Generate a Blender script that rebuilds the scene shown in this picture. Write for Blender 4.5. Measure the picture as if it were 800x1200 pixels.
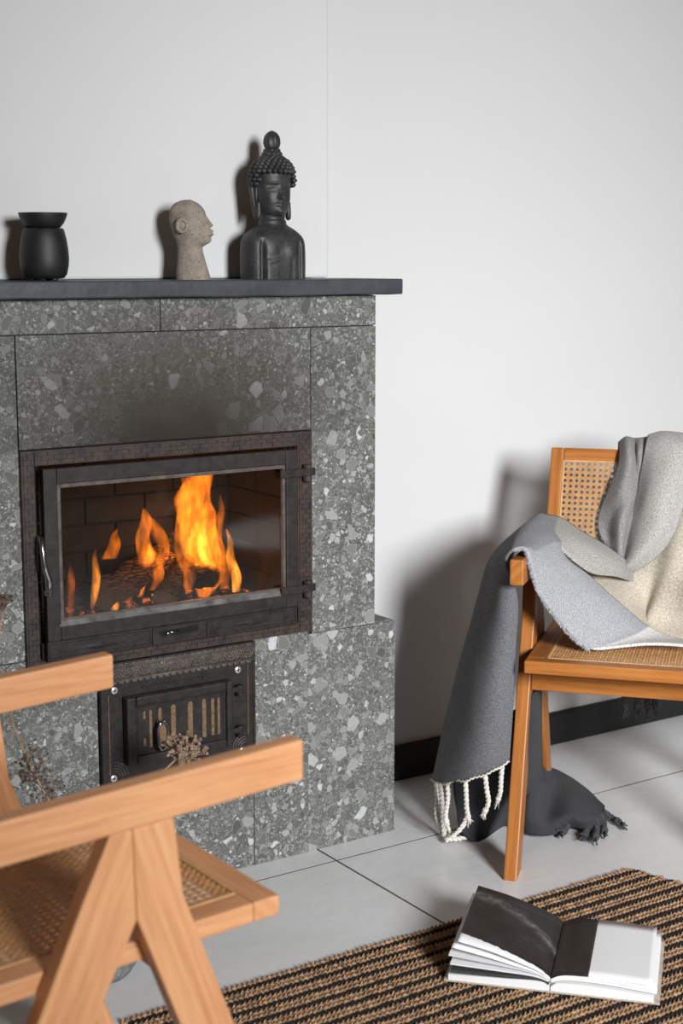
import bpy, bmesh, math, random
from mathutils import Vector, Matrix, noise
for o in list(bpy.data.objects):
    bpy.data.objects.remove(o)
random.seed(7)
C = bpy.context.collection
PI = math.pi
R = math.radians

# ---------------------------------------------------------------- camera
sc = bpy.context.scene
cam_d = bpy.data.cameras.new('camera')
cam = bpy.data.objects.new('camera', cam_d)
C.objects.link(cam)
cam.location = (0, 0, 1.28)
cam.rotation_euler = (R(90 - 9.35), 0, R(-33.7))
cam_d.sensor_fit = 'VERTICAL'
cam_d.sensor_height = 36.0
cam_d.lens = 1780 / 1200 * 36.0
cam_d.dof.use_dof = True
cam_d.dof.focus_distance = 3.15
cam_d.dof.aperture_fstop = 4.5
cam_d.clip_start = 0.05
sc.camera = cam

# ---------------------------------------------------------------- light
world = bpy.data.worlds.new('world')
sc.world = world
world.use_nodes = True
bg = world.node_tree.nodes['Background']
bg.inputs['Color'].default_value = (1.0, 0.74, 0.52, 1)
bg.inputs['Strength'].default_value = 0.06

def area(name, loc, target, sx, sy, power, color, spread=180):
    d = bpy.data.lights.new(name, 'AREA')
    d.shape = 'RECTANGLE'; d.size = sx; d.size_y = sy
    d.energy = power; d.color = color; d.spread = R(spread)
    o = bpy.data.objects.new(name, d)
    C.objects.link(o)
    o.location = loc
    o.rotation_euler = (Vector(target) - Vector(loc)).to_track_quat('-Z', 'Y').to_euler()
    return o
area('window_daylight', (1.05, -1.8, 1.85), (2.45, 2.6, 0.60), 0.75, 1.1, 45, (0.955, 0.975, 1.0), 70)

sc.view_settings.view_transform = 'Standard'
sc.view_settings.look = 'None'
sc.view_settings.gamma = 1.0
sc.view_settings.use_curve_mapping = False
sc.view_settings.exposure = 0.18

# ---------------------------------------------------------------- materials
def new_mat(name):
    m = bpy.data.materials.new(name)
    m.use_nodes = True
    nt = m.node_tree
    return m, nt, nt.nodes['Principled BSDF'], nt.nodes['Material Output']

class NT:
    """short helpers to wire nodes"""
    def __init__(s, nt): s.nt = nt
    def n(s, t, **k):
        x = s.nt.nodes.new(t)
        for a, v in k.items(): setattr(x, a, v)
        return x
    def l(s, a, b): s.nt.links.new(a, b)
    def coord(s, kind='Object'): return s.n('ShaderNodeTexCoord').outputs[kind]
    def mapping(s, v, scale=(1, 1, 1), loc=(0, 0, 0), rot=(0, 0, 0)):
        m = s.n('ShaderNodeMapping'); s.l(v, m.inputs['Vector'])
        m.inputs['Scale'].default_value = scale; m.inputs['Location'].default_value = loc
        m.inputs['Rotation'].default_value = rot
        return m.outputs[0]
    def noise(s, v, scale, detail=3, rough=.5, out='Fac'):
        m = s.n('ShaderNodeTexNoise'); s.l(v, m.inputs['Vector'])
        m.inputs['Scale'].default_value = scale; m.inputs['Detail'].default_value = detail
        m.inputs['Roughness'].default_value = rough
        return m.outputs[out]
    def ramp(s, f, stops, interp='LINEAR'):
        m = s.n('ShaderNodeValToRGB'); s.l(f, m.inputs[0])
        e = m.color_ramp.elements
        while len(e) < len(stops): e.new(.5)
        for x, (p, c) in zip(e, stops):
            x.position = p
            x.color = (c, c, c, 1) if not isinstance(c, (tuple, list)) else (*c, 1)
        m.color_ramp.interpolation = interp
        return m.outputs[0]
    def mix(s, f, a, b, mode='MIX'):
        m = s.n('ShaderNodeMix', data_type='RGBA', blend_type=mode)
        for sock, v in ((m.inputs[0], f), (m.inputs[6], a), (m.inputs[7], b)):
            if isinstance(v, (int, float)): sock.default_value = v
            elif isinstance(v, tuple): sock.default_value = (*v, 1) if len(v) == 3 else v
            else: s.l(v, sock)
        return m.outputs[2]
    def math(s, op, a, b=0.0, clamp=False):
        m = s.n('ShaderNodeMath', operation=op); m.use_clamp = clamp
        for sock, v in ((m.inputs[0], a), (m.inputs[1], b)):
            if isinstance(v, (int, float)): sock.default_value = v
            else: s.l(v, sock)
        return m.outputs[0]
    def bump(s, h, strength, dist, bsdf):
        m = s.n('ShaderNodeBump'); s.l(h, m.inputs['Height'])
        m.inputs['Strength'].default_value = strength; m.inputs['Distance'].default_value = dist
        s.l(m.outputs[0], bsdf.inputs['Normal'])

def flat_mat(name, col, rough=.6, metal=0.0, nscale=40, namp=.15, bump=0.0, bscale=200):
    m, nt, b, out = new_mat(name)
    k = NT(nt); v = k.coord()
    f = k.noise(v, nscale, 4, .6)
    lo = tuple(max(0, c * (1 - namp * 1.6)) for c in col); hi = tuple(min(1, c * (1 + namp * 1.6)) for c in col)
    k.l(k.ramp(f, [(.25, lo), (.75, hi)]), b.inputs['Base Color'])
    b.inputs['Roughness'].default_value = rough
    b.inputs['Metallic'].default_value = metal
    if bump: k.bump(k.noise(v, bscale, 3, .6), bump, .002, b)
    return m

def wall_mat(name, col):
    m, nt, b, out = new_mat(name)
    k = NT(nt); v = k.coord()
    k.l(k.ramp(k.noise(v, 1.4, 4, .6), [(.3, tuple(c * .975 for c in col)), (.7, col)]), b.inputs['Base Color'])
    b.inputs['Roughness'].default_value = .85
    k.bump(k.noise(k.mapping(v, (1, 1, 1)), 9, 6, .65), .10, .01, b)
    return m

def terrazzo():
    m, nt, b, out = new_mat('terrazzo_stone')
    k = NT(nt)
    obj = k.coord()
    info = k.n('ShaderNodeObjectInfo')
    off = k.n('ShaderNodeVectorMath', operation='MULTIPLY_ADD')
    comb = k.n('ShaderNodeCombineXYZ')
    for i in range(3): k.l(info.outputs['Random'], comb.inputs[i])
    k.l(comb.outputs[0], off.inputs[0]); off.inputs[1].default_value = (7.3, 0.9, 5.1); k.l(obj, off.inputs[2])
    v0 = off.outputs[0]
    # distort so that the chips are angular but not straight cells
    nz = k.n('ShaderNodeTexNoise'); k.l(v0, nz.inputs['Vector']); nz.inputs['Scale'].default_value = 60; nz.inputs['Detail'].default_value = 3
    d = k.n('ShaderNodeVectorMath', operation='MULTIPLY_ADD')
    k.l(nz.outputs['Color'], d.inputs[0]); d.inputs[1].default_value = (.009, .009, .009); k.l(v0, d.inputs[2])
    v = d.outputs[0]
    matrix = k.ramp(k.noise(v, 26, 8, .75), [(.28, (.060, .062, .054)), (.5, (.125, .128, .113)), (.75, (.20, .20, .185))])
    big = k.noise(v0, 5, 3, .6)
    col = k.mix(.45, matrix, k.ramp(big, [(.35, (.075, .078, .07)), (.65, (.20, .20, .185))]))
    for scale, thr, edge, lo, hi in ((330, .50, .06, 0, 0), (150, .55, .07, 0, 0), (72, .68, .055, 0, 0), (38, .82, .05, 0, 0)):
        vo = k.n('ShaderNodeTexVoronoi', feature='F1'); k.l(v, vo.inputs['Vector']); vo.inputs['Scale'].default_value = scale
        ve = k.n('ShaderNodeTexVoronoi', feature='DISTANCE_TO_EDGE'); k.l(v, ve.inputs['Vector']); ve.inputs['Scale'].default_value = scale
        sp = k.n('ShaderNodeSeparateColor'); k.l(vo.outputs['Color'], sp.inputs[0])
        mask = k.math('GREATER_THAN', sp.outputs[0], thr)
        em = k.ramp(ve.outputs['Distance'], [(edge, 0.0), (edge + .05, 1.0)])
        mk = k.math('MULTIPLY', mask, em)
        chip = k.ramp(sp.outputs[1], [(0, (.085, .088, .078)), (.40, (.17, .173, .16)), (.75, (.27, .272, .262)), (.94, (.40, .40, .395)), (1, (.60, .605, .61))])
        chip = k.mix(k.ramp(k.noise(v0, 240, 3, .6), [(.35, 0.0), (.75, .35)]), chip, (.13, .13, .12))
        col = k.mix(mk, col, chip)
        if scale < 100:
            ring = k.math('MULTIPLY', mask, k.math('SUBTRACT', em, k.ramp(ve.outputs['Distance'], [(edge + .05, 0.0), (edge + .10, 1.0)]), True))
            col = k.mix(k.math('MULTIPLY', ring, .55), col, (.36, .36, .35))
    # smoke stain on the stone above the fire opening
    sx = k.n('ShaderNodeSeparateXYZ'); k.l(obj, sx.inputs[0])
    dx = k.math('DIVIDE', k.math('SUBTRACT', sx.outputs[0], 1.40), .29)
    dz = k.math('DIVIDE', k.math('SUBTRACT', sx.outputs[2], .93), .155)
    r2 = k.math('ADD', k.math('MULTIPLY', dx, dx), k.math('MULTIPLY', dz, dz))
    g = k.math('POWER', 2.718, k.math('MULTIPLY', r2, -1.0))
    g = k.math('MULTIPLY', g, k.ramp(k.noise(v0, 14, 4, .6), [(.25, .80), (.75, 1.0)]))
    g = k.math('MULTIPLY', g, k.math('GREATER_THAN', sx.outputs[2], .925))
    g = k.math('MULTIPLY', g, 1.2, True)
    col = k.mix(g, col, (.010, .008, .0065))
    wx = k.math('DIVIDE', k.math('SUBTRACT', sx.outputs[0], 1.42), .40)  # separate broad brown tint, strongest around the upper tiles
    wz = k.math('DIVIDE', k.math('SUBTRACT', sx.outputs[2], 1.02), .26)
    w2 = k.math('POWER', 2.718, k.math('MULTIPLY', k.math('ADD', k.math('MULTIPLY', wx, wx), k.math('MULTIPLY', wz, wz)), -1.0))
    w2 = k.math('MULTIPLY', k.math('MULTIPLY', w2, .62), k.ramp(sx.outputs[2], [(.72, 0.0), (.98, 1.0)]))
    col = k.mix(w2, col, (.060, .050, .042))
    k.l(col, b.inputs['Base Color'])
    b.inputs['Roughness'].default_value = .6
    b.inputs['Specular IOR Level'].default_value = .10
    k.bump(k.noise(v0, 120, 4, .6), .12, .002, b)
    return m

def wood(name, dark, mid, light, rough=.42):
    m, nt, b, out = new_mat(name)
    k = NT(nt)
    uv = k.coord('UV')
    info = k.n('ShaderNodeObjectInfo')
    off = k.n('ShaderNodeVectorMath', operation='MULTIPLY_ADD')
    comb = k.n('ShaderNodeCombineXYZ')
    for i in range(2): k.l(info.outputs['Random'], comb.inputs[i])
    k.l(comb.outputs[0], off.inputs[0]); off.inputs[1].default_value = (13, 17, 0); k.l(uv, off.inputs[2])
    v = off.outputs[0]
    a = k.noise(k.mapping(v, (2.2, 38, 1)), 2.2, 5, .6)
    f = k.noise(k.mapping(v, (9, 240, 1)), 3, 4, .6)
    col = k.ramp(a, [(.25, dark), (.5, mid), (.78, light)])
    col = k.mix(k.ramp(f, [(.35, .0), (.7, .30)]), col, dark)
    k.l(col, b.inputs['Base Color'])
    b.inputs['Roughness'].default_value = rough
    b.inputs['Specular IOR Level'].default_value = .35
    k.bump(f, .08, .001, b)
    return m

def cane_mat():
    m, nt, b, out = new_mat('woven_cane')
    k = NT(nt); v = k.coord()
    k.l(k.ramp(k.noise(v, 90, 3, .6), [(.25, (.40, .19, .065)), (.75, (.66, .37, .16))]), b.inputs['Base Color'])
    b.inputs['Roughness'].default_value = .5
    return m

def iron(name, tint=(.020, .018, .0175), rust=0.15, rough=.48):
    m, nt, b, out = new_mat(name)
    k = NT(nt); v = k.coord()
    col = k.ramp(k.noise(v, 60, 5, .65), [(.3, tuple(c * .6 for c in tint)), (.75, tuple(c * 1.7 for c in tint))])
    if rust:
        col = k.mix(k.ramp(k.noise(v, 22, 5, .7), [(.40, 0.0), (.70, rust)]), col, (.10, .065, .048))
    k.l(col, b.inputs['Base Color'])
    b.inputs['Metallic'].default_value = .0
    b.inputs['Specular IOR Level'].default_value = .28
    k.l(k.ramp(k.noise(v, 130, 3, .6), [(.3, rough - .1), (.7, rough + .12)]), b.inputs['Roughness'])
    k.bump(k.noise(v, 260, 4, .65), .5, .0012, b)
    return m

def fabric():
    m, nt, b, out = new_mat('wool_blanket_weave')
    k = NT(nt)
    at = k.n('ShaderNodeAttribute', attribute_name='Col')
    uv = k.coord('UV')
    # twill: diagonal lines ~3 mm apart, alternating light and dark threads
    w = k.n('ShaderNodeTexWave', wave_type='BANDS', bands_direction='DIAGONAL')
    k.l(uv, w.inputs['Vector']); w.inputs['Scale'].default_value = 125; w.inputs['Distortion'].default_value = 2.5
    w.inputs['Detail'].default_value = 2; w.inputs['Detail Scale'].default_value = 3
    tw = k.ramp(w.outputs['Fac'], [(.2, .62), (.8, 1.25)])
    he = k.mix(1.0, k.ramp(k.noise(uv, 300, 4, .75), [(.32, .55), (.68, 1.35)]), k.ramp(k.noise(k.coord(), 210, 4, .8), [(.33, .74), (.67, 1.22)]), 'MULTIPLY')
    sep = at.outputs['Alpha']
    tw2 = k.mix(sep, (1.0, 1.0, 1.0), tw)
    col = k.mix(1.0, at.outputs['Color'], tw2, 'MULTIPLY')
    col = k.mix(1.0, col, he, 'MULTIPLY')
    k.l(col, b.inputs['Base Color'])
    b.inputs['Roughness'].default_value = .95
    b.inputs['Specular IOR Level'].default_value = .1
    b.inputs['Sheen Weight'].default_value = .05
    b.inputs['Sheen Roughness'].default_value = .5
    h = k.math('ADD', k.math('MULTIPLY', w.outputs['Fac'], .6), k.noise(uv, 500, 2, .7))
    k.bump(h, .7, .002, b)
    return m

def floor_mat():
    m, nt, b, out = new_mat('grey_porcelain_tile')
    k = NT(nt); v = k.coord()
    st = k.noise(k.mapping(v, (.7, 2.2, 1), rot=(0, 0, .25)), 3.0, 7, .7)
    col = k.ramp(st, [(.25, (.70, .70, .695)), (.5, (.80, .80, .80)), (.78, (.86, .86, .86))])
    fine = k.noise(v, 45, 4, .7)
    col = k.mix(k.ramp(fine, [(.35, .2), (.7, 0.0)]), col, (.52, .515, .50))
    k.l(col, b.inputs['Base Color'])
    b.inputs['Roughness'].default_value = .30
    b.inputs['Specular IOR Level'].default_value = .85
    k.bump(fine, .04, .002, b)
    return m

def flame_mat(name, strength, col=(1.0, .215, .010)):
    m = bpy.data.materials.new(name); m.use_nodes = True
    nt = m.node_tree; nt.nodes.clear(); k = NT(nt)
    out = k.n('ShaderNodeOutputMaterial'); em = k.n('ShaderNodeEmission')
    v = k.coord()
    f = k.noise(k.mapping(v, (1, 1, .38)), 55, 3, .6)
    st = k.math('MULTIPLY', k.ramp(f, [(.30, .12), (.50, .7), (.68, 2.2)]), strength)
    em.inputs['Color'].default_value = (*col, 1)
    k.l(st, em.inputs['Strength'])
    k.l(em.outputs[0], out.inputs['Volume'])
    return m

M = {}
M['wall'] = wall_mat('white_plaster', (.64, .636, .630))
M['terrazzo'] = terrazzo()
M['grout'] = flat_mat('dark_grout', (.045, .036, .032), .9)
M['floor_grout'] = flat_mat('floor_grout', (.085, .072, .062), .9)
M['floor'] = floor_mat()
M['skirting'] = flat_mat('black_skirting', (.008, .008, .0095), .6)
M['slate'] = flat_mat('dark_slate', (.040, .043, .047), .5, nscale=12, namp=.3, bump=.35, bscale=60)
M['iron'] = iron('black_cast_iron')
M['iron_brown'] = iron('heat_browned_cast_iron', (.034, .027, .025), .5)
M['iron_worn'] = iron('worn_ornament_iron', (.095, .082, .074), .5, .38)
M['chrome'] = flat_mat('dark_chrome', (.30, .30, .31), .22, 1.0)
M['screw'] = flat_mat('zinc_screw', (.75, .75, .75), .3, .6)
M['brass'] = flat_mat('tarnished_brass', (.17, .10, .05), .6, .0, nscale=150, namp=.35, bump=.5, bscale=400)
M['soot_brick'] = flat_mat('sooty_firebrick', (.006, .005, .0045), .95, nscale=30, namp=.5, bump=.5, bscale=80)
M['log'] = flat_mat('burnt_log', (.030, .022, .018), .9, nscale=50, namp=.6, bump=1.0, bscale=70)
def log_mat(name, lo, hi):
    m, nt, b, out = new_mat(name)
    k = NT(nt); v = k.coord()
    s1 = k.noise(k.mapping(v, (.3, .8, 1.6)), 90, 5, .7)
    vo = k.n('ShaderNodeTexVoronoi', feature='DISTANCE_TO_EDGE'); k.l(k.mapping(v, (.22, .7, 1.5), rot=(0, .25, 0)), vo.inputs['Vector']); vo.inputs['Scale'].default_value = 120
    cr_ = k.ramp(vo.outputs['Distance'], [(.02, 0.0), (.12, 1.0)])
    col = k.mix(cr_, (.003, .003, .003), k.ramp(s1, [(.3, lo), (.55, hi), (.8, tuple(c * 2.2 for c in hi))]))
    k.l(col, b.inputs['Base Color']); b.inputs['Roughness'].default_value = .95
    b.inputs['Specular IOR Level'].default_value = .1
    k.bump(k.math('ADD', s1, cr_), 1.0, .004, b)
    return m
M['log'] = log_mat('charred_log', (.008, .007, .006), (.035, .026, .021))
M['logbark'] = log_mat('split_log_face', (.025, .015, .010), (.11, .055, .028))
M['logwood'] = flat_mat('split_log_wood', (.085, .042, .022), .85, nscale=60, namp=.5, bump=.8, bscale=90)
M['wood'] = wood('honey_teak', (.26, .080, .015), (.43, .155, .032), (.56, .23, .055))
M['wood_lit'] = wood('lit_honey_teak', (.48, .20, .080), (.66, .325, .15), (.78, .43, .215))  # same wood as the other chair, nearer light brightened into its colour
M['cane'] = cane_mat()
M['cane_edge'] = flat_mat('cane_spline', (.60, .36, .16), .5)
M['fabric'] = fabric()
M['white_cord'] = flat_mat('white_wool_cord', (.70, .67, .60), .95, nscale=200, namp=.2)
M['dark_cord'] = flat_mat('charcoal_wool_cord', (.055, .055, .060), .95, nscale=200, namp=.35)
M['black_clay'] = flat_mat('matt_black_clay', (.010, .010, .011), .55, nscale=30, namp=.4, bump=.15, bscale=60)
M['buddha'] = flat_mat('dark_carved_stone', (.026, .026, .027), .5, nscale=25, namp=.45, bump=.3, bscale=150)
M['jute'] = flat_mat('natural_jute', (.37, .225, .125), .95, nscale=90, namp=.42)
M['jute_black'] = flat_mat('black_jute', (.014, .012, .012), .95, nscale=40, namp=.3)
M['paper'] = flat_mat('white_paper', (.86, .86, .87), .7, nscale=3, namp=.01)
M['board'] = flat_mat('linen_cover', (.50, .43, .35), .9, nscale=200, namp=.2)
M['stem'] = flat_mat('dry_stem', (.36, .24, .15), .9, nscale=60, namp=.3)
M['seed'] = flat_mat('dry_seed_heads', (.24, .165, .115), .9, nscale=90, namp=.45)
M['bloom'] = flat_mat('dried_brown_bloom', (.13, .085, .06), .95, nscale=90, namp=.5)
M['vase'] = flat_mat('grey_stone_vase', (.20, .195, .19), .9, nscale=90, namp=.4, bump=.6, bscale=160)
M['table'] = flat_mat('white_lacquer', (.90, .90, .90), .4, nscale=3, namp=.01)

def speckled():
    m, nt, b, out = new_mat('speckled_concrete')
    k = NT(nt); v = k.coord()
    col = k.ramp(k.noise(v, 60, 5, .65), [(.3, (.20, .165, .13)), (.7, (.34, .29, .24))])
    vo = k.n('ShaderNodeTexVoronoi'); k.l(v, vo.inputs['Vector']); vo.inputs['Scale'].default_value = 190
    pit = k.ramp(vo.outputs['Distance'], [(.14, 1.0), (.24, 0.0)])
    sp = k.n('ShaderNodeSeparateColor'); k.l(vo.outputs['Color'], sp.inputs[0])
    pit = k.math('MULTIPLY', pit, k.math('GREATER_THAN', sp.outputs[0], .45))
    k.l(k.mix(pit, col, (.035, .028, .022)), b.inputs['Base Color'])
    b.inputs['Roughness'].default_value = .95
    k.bump(k.math('SUBTRACT', k.noise(v, 160, 4, .7), pit), .5, .0015, b)
    return m
M['concrete'] = speckled()

def ember():
    m, nt, b, out = new_mat('glowing_embers')
    k = NT(nt); v = k.coord()
    f = k.noise(v, 34, 4, .7)
    b.inputs['Base Color'].default_value = (.02, .016, .014, 1)
    b.inputs['Roughness'].default_value = .95
    k.l(k.ramp(f, [(.5, (.6, .06, .004)), (.75, (1, .30, .02))]), b.inputs['Emission Color'])
    k.l(k.ramp(f, [(.52, 0.0), (.66, 1.2), (.8, 5.0)]), b.inputs['Emission Strength'])
    return m
M['ember'] = ember()

def glass():
    m = bpy.data.materials.new('stove_glass'); m.use_nodes = True
    nt = m.node_tree; nt.nodes.clear(); k = NT(nt)
    out = k.n('ShaderNodeOutputMaterial')
    tr = k.n('ShaderNodeBsdfTransparent'); gl = k.n('ShaderNodeBsdfGlossy'); df = k.n('ShaderNodeBsdfDiffuse')
    gl.inputs['Roughness'].default_value = .06
    tr.inputs['Color'].default_value = (.93, .91, .88, 1)
    df.inputs['Color'].default_value = (.35, .32, .30, 1)
    fr = k.n('ShaderNodeFresnel'); fr.inputs[0].default_value = 1.62
    mx = k.n('ShaderNodeMixShader'); k.l(fr.outputs[0], mx.inputs[0]); k.l(tr.outputs[0], mx.inputs[1]); k.l(gl.outputs[0], mx.inputs[2])
    v = k.coord()
    soot = k.math('MULTIPLY', k.ramp(k.noise(v, 320, 3, .7), [(.62, 0.0), (.72, 1.0)]), k.ramp(k.noise(v, 9, 3, .6), [(.4, .02), (.75, .22)]))
    mx2 = k.n('ShaderNodeMixShader'); k.l(soot, mx2.inputs[0]); k.l(mx.outputs[0], mx2.inputs[1]); k.l(df.outputs[0], mx2.inputs[2])
    k.l(mx2.outputs[0], out.inputs['Surface'])
    return m
M['glass'] = glass()
M['flame'] = flame_mat('flame_glow', 46)
M['flame_hot'] = flame_mat('flame_hot', 95, (1.0, .30, .03))
M['ember_and_reflection'] = flame_mat('ember_and_reflection', 24, (1.0, .20, .012))

# ---------------------------------------------------------------- mesh helpers
class MB:
    def __init__(s): s.v = []; s.f = []; s.uv = []; s.m = []
    def add(s, vs, fs, uvs=None, mi=0):
        o = len(s.v); s.v += [tuple(p) for p in vs]
        for i, f in enumerate(fs):
            s.f.append([o + q for q in f]); s.m.append(mi)
            s.uv.append(uvs[i] if uvs else None)
    def hexa(s, c, L=None, mi=0):
        """eight corners: bottom ring then top ring; L = grain direction for uv"""
        fs = [(3, 2, 1, 0), (4, 5, 6, 7), (0, 1, 5, 4), (1, 2, 6, 5), (2, 3, 7, 6), (3, 0, 4, 7)]
        s.add(c, fs, uv_for(c, fs, L), mi)
    def box(s, x0, x1, y0, y1, z0, z1, L=None, mi=0):
        s.hexa([(x0, y0, z0), (x1, y0, z0), (x1, y1, z0), (x0, y1, z0), (x0, y0, z1), (x1, y0, z1), (x1, y1, z1), (x0, y1, z1)], L, mi)
    def prism(s, poly, d, L=None, mi=0):
        """extrude a planar polygon (list of 3d points) by vector d"""
        n = len(poly); d = Vector(d)
        vs = [Vector(p) for p in poly] + [Vector(p) + d for p in poly]
        fs = [tuple(range(n))[::-1], tuple(range(n, 2 * n))] + [(i, (i + 1) % n, n + (i + 1) % n, n + i) for i in range(n)]
        s.add(vs, fs, uv_for(vs, fs, L), mi)
    def lathe(s, prof, n=40, c=(0, 0, 0), mi=0, sx=1, sy=1):
        vs = []; fs = []
        for r, z in prof:
            for i in range(n):
                t = 2 * PI * i / n
                vs.append((c[0] + r * sx * math.cos(t), c[1] + r * sy * math.sin(t), c[2] + z))
        for j in range(len(prof) - 1):
            for i in range(n):
                a = j * n + i; b = j * n + (i + 1) % n
                fs.append((a, b, b + n, a + n))
        fs.append(tuple(range(n))[::-1]); k = (len(prof) - 1) * n; fs.append(tuple(range(k, k + n)))
        s.add(vs, fs, None, mi)
    def tube(s, pts, r, n=8, mi=0, cap=True):
        pts = [Vector(p) for p in pts]; m = len(pts)
        rr = r if isinstance(r, (list, tuple)) else [r] * m
        vs = []; up = None
        for i, p in enumerate(pts):
            t = (pts[min(i + 1, m - 1)] - pts[max(i - 1, 0)]).normalized()
            if up is None: up = t.orthogonal().normalized()
            up = (up - t * up.dot(t)).normalized(); w = t.cross(up)
            for j in range(n):
                a = 2 * PI * j / n
                vs.append(p + (up * math.cos(a) + w * math.sin(a)) * rr[i])
        fs = [(i * n + j, i * n + (j + 1) % n, (i + 1) * n + (j + 1) % n, (i + 1) * n + j) for i in range(m - 1) for j in range(n)]
        if cap: fs += [tuple(range(n))[::-1], tuple(range((m - 1) * n, m * n))]
        s.add(vs, fs, None, mi)
    def ball(s, c, r, nu=8, nv=6, mi=0):
        rx, ry, rz = r if isinstance(r, (list, tuple)) else (r, r, r)
        vs = [(c[0], c[1], c[2] - rz)]
        for j in range(1, nv):
            a = -PI / 2 + PI * j / nv
            for i in range(nu):
                t = 2 * PI * i / nu
                vs.append((c[0] + rx * math.cos(a) * math.cos(t), c[1] + ry * math.cos(a) * math.sin(t), c[2] + rz * math.sin(a)))
        vs.append((c[0], c[1], c[2] + rz)); top = len(vs) - 1
        fs = [(0, 1 + (i + 1) % nu, 1 + i) for i in range(nu)]
        for j in range(nv - 2):
            for i in range(nu):
                a = 1 + j * nu + i; b = 1 + j * nu + (i + 1) % nu
                fs.append((a, b, b + nu, a + nu))
        k = 1 + (nv - 2) * nu
        fs += [(k + i, k + (i + 1) % nu, top) for i in range(nu)]
        s.add(vs, fs, None, mi)
    def mesh(s, name, mats, smooth=False):
        me = bpy.data.meshes.new(name)
        me.from_pydata(s.v, [], s.f)
        for m in (mats if isinstance(mats, list) else [mats]): me.materials.append(m)
        for p, i in zip(me.polygons, s.m): p.material_index = i; p.use_smooth = smooth
        if any(u for u in s.uv):
            ul = me.uv_layers.new(name='UVMap')
            for p, u in zip(me.polygons, s.uv):
                if u:
                    for li, q in zip(p.loop_indices, u): ul.data[li].uv = q
        me.update()
        return me
    def build(s, name, mats, parent=None, smooth=False, bevel=0.0, seg=2):
        return place(name, s.mesh(name, mats, smooth), parent, bevel, seg)

def place(name, me, parent=None, bevel=0.0, seg=2):
    o = bpy.data.objects.new(name, me); C.objects.link(o)
    if parent is not None: o.parent = parent
    if bevel:
        b = o.modifiers.new('bevel', 'BEVEL'); b.width = bevel; b.segments = seg; b.limit_method = 'ANGLE'
    return o

def uv_for(vs, fs, L):
    if L is None: return None
    L = Vector(L).normalized(); A = L.orthogonal().normalized(); B = L.cross(A)
    out = []
    for f in fs:
        ps = [Vector(vs[i]) for i in f]
        n = (ps[1] - ps[0]).cross(ps[2] - ps[0])
        n = n.normalized() if n.length > 0 else A
        if abs(n.dot(L)) > .8: out.append([(p.dot(A) * .25, p.dot(B)) for p in ps])
        else:
            W = n.cross(L)
            out.append([(p.dot(L), p.dot(W) + n.dot(A) * .31) for p in ps])
    return out

def tag(o, label=None, cat=None, group=None, kind=None):
    if label: o['label'] = label
    if cat: o['category'] = cat
    if group: o['group'] = group
    if kind: o['kind'] = kind
    return o

def thing(name, label, cat, loc=(0, 0, 0), rz=0.0, group=None):
    o = bpy.data.objects.new(name, None); C.objects.link(o)
    o.location = loc; o.rotation_euler = (0, 0, rz); o.empty_display_size = .05
    return tag(o, label, cat, group)

def local(parent, child):
    """child mesh given in world coordinates: keep it there under a moved Empty"""
    child.matrix_parent_inverse = Matrix.Translation(-Vector(parent.location))
    return child

def cr(p0, p1, p2, p3, t):
    return .5 * ((2 * p1) + (-p0 + p2) * t + (2 * p0 - 5 * p1 + 4 * p2 - p3) * t * t + (-p0 + 3 * p1 - 3 * p2 + p3) * t ** 3)
def spline(pts, n):
    """Catmull-Rom through the points, n steps per span"""
    P = [Vector(p) for p in pts]
    P = [2 * P[0] - P[1]] + P + [2 * P[-1] - P[-2]]
    out = []
    for i in range(1, len(P) - 2):
        for k in range(n): out.append(cr(P[i - 1], P[i], P[i + 1], P[i + 2], k / n))
    out.append(P[-2]); return out
# ---------------------------------------------------------------- setting
FY = 2.682      # face of the fireplace
WY = 2.96       # wall beside the fireplace
BY = 2.865       # wall over the mantel
def struct(name, mb, mat, parent=None, **k):
    o = mb.build(name, mat, parent, **k)
    if parent is None: o['kind'] = 'structure'
    return o
b = MB(); b.box(1.0, 4.6, WY, WY + .08, 0, 2.9); struct('wall_right', b, M['wall'])
b = MB(); b.box(-.6, 1.878, BY, WY - .001, 1.245, 2.9); b.box(-.6, .708, BY + .0, WY - .001, 0, 1.2449); struct('wall_left', b, M['wall'], bevel=.006)
b = MB(); b.box(1.94, 4.6, WY - .013, WY, 0, .089); struct('baseboard_right', b, M['skirting'], bevel=.002)
b = MB(); b.box(-1.2, 4.6, -2.4, WY, -.03, -.0005)
floor = struct('floor', b, M['floor_grout'])
xs = [-1.195, -.075, 1.725, 3.525, 4.6]; ys = [-2.4, -.993, -.093, .807, 1.707, 2.607, WY]
for i in range(4):
    for j in range(6):
        t = MB(); t.box(xs[i] + .0028, xs[i + 1] - .0028, ys[j] + .0028, ys[j + 1] - .0028, -.02, 0)
        t.build('tile', M['floor'], floor)

# ---------------------------------------------------------------- fireplace
fp = thing('fireplace', 'speckled grey stone tiled fireplace surround with smoke stain over the stove', 'fireplace', (1.385, FY, 0))
XL = .70; XR = 1.878; PR = 1.933; PL_ = .66; ZP = .491; ZT = 1.2105
SX0, SX1, SZ0, SZ1 = 1.066, 1.708, .512, .9315      # stove opening
b = MB(); y0 = FY + .010
b.box(XL + .01, SX0 + .012, y0, 2.955, 0, ZT); b.box(SX1 - .012, XR - .010, y0, 2.955, 0, ZT)
b.box(SX0 + .012, SX1 - .012, y0, 2.955, SZ1 - .012, ZT)
b.box(SX0 + .012, 1.22, y0, 2.955, 0, .50); b.box(1.555, SX1 - .012, y0, 2.955, 0, .50); b.box(1.22, 1.555, y0, 2.955, 0, .27)
b.box(1.22, 1.555, 2.80, 2.955, .27, .50)
b.box(XR - .010, PR - .010, y0, 2.955, 0, ZP - .01)
local(fp, b.build('core', M['grout'], fp))
G = .0011
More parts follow.
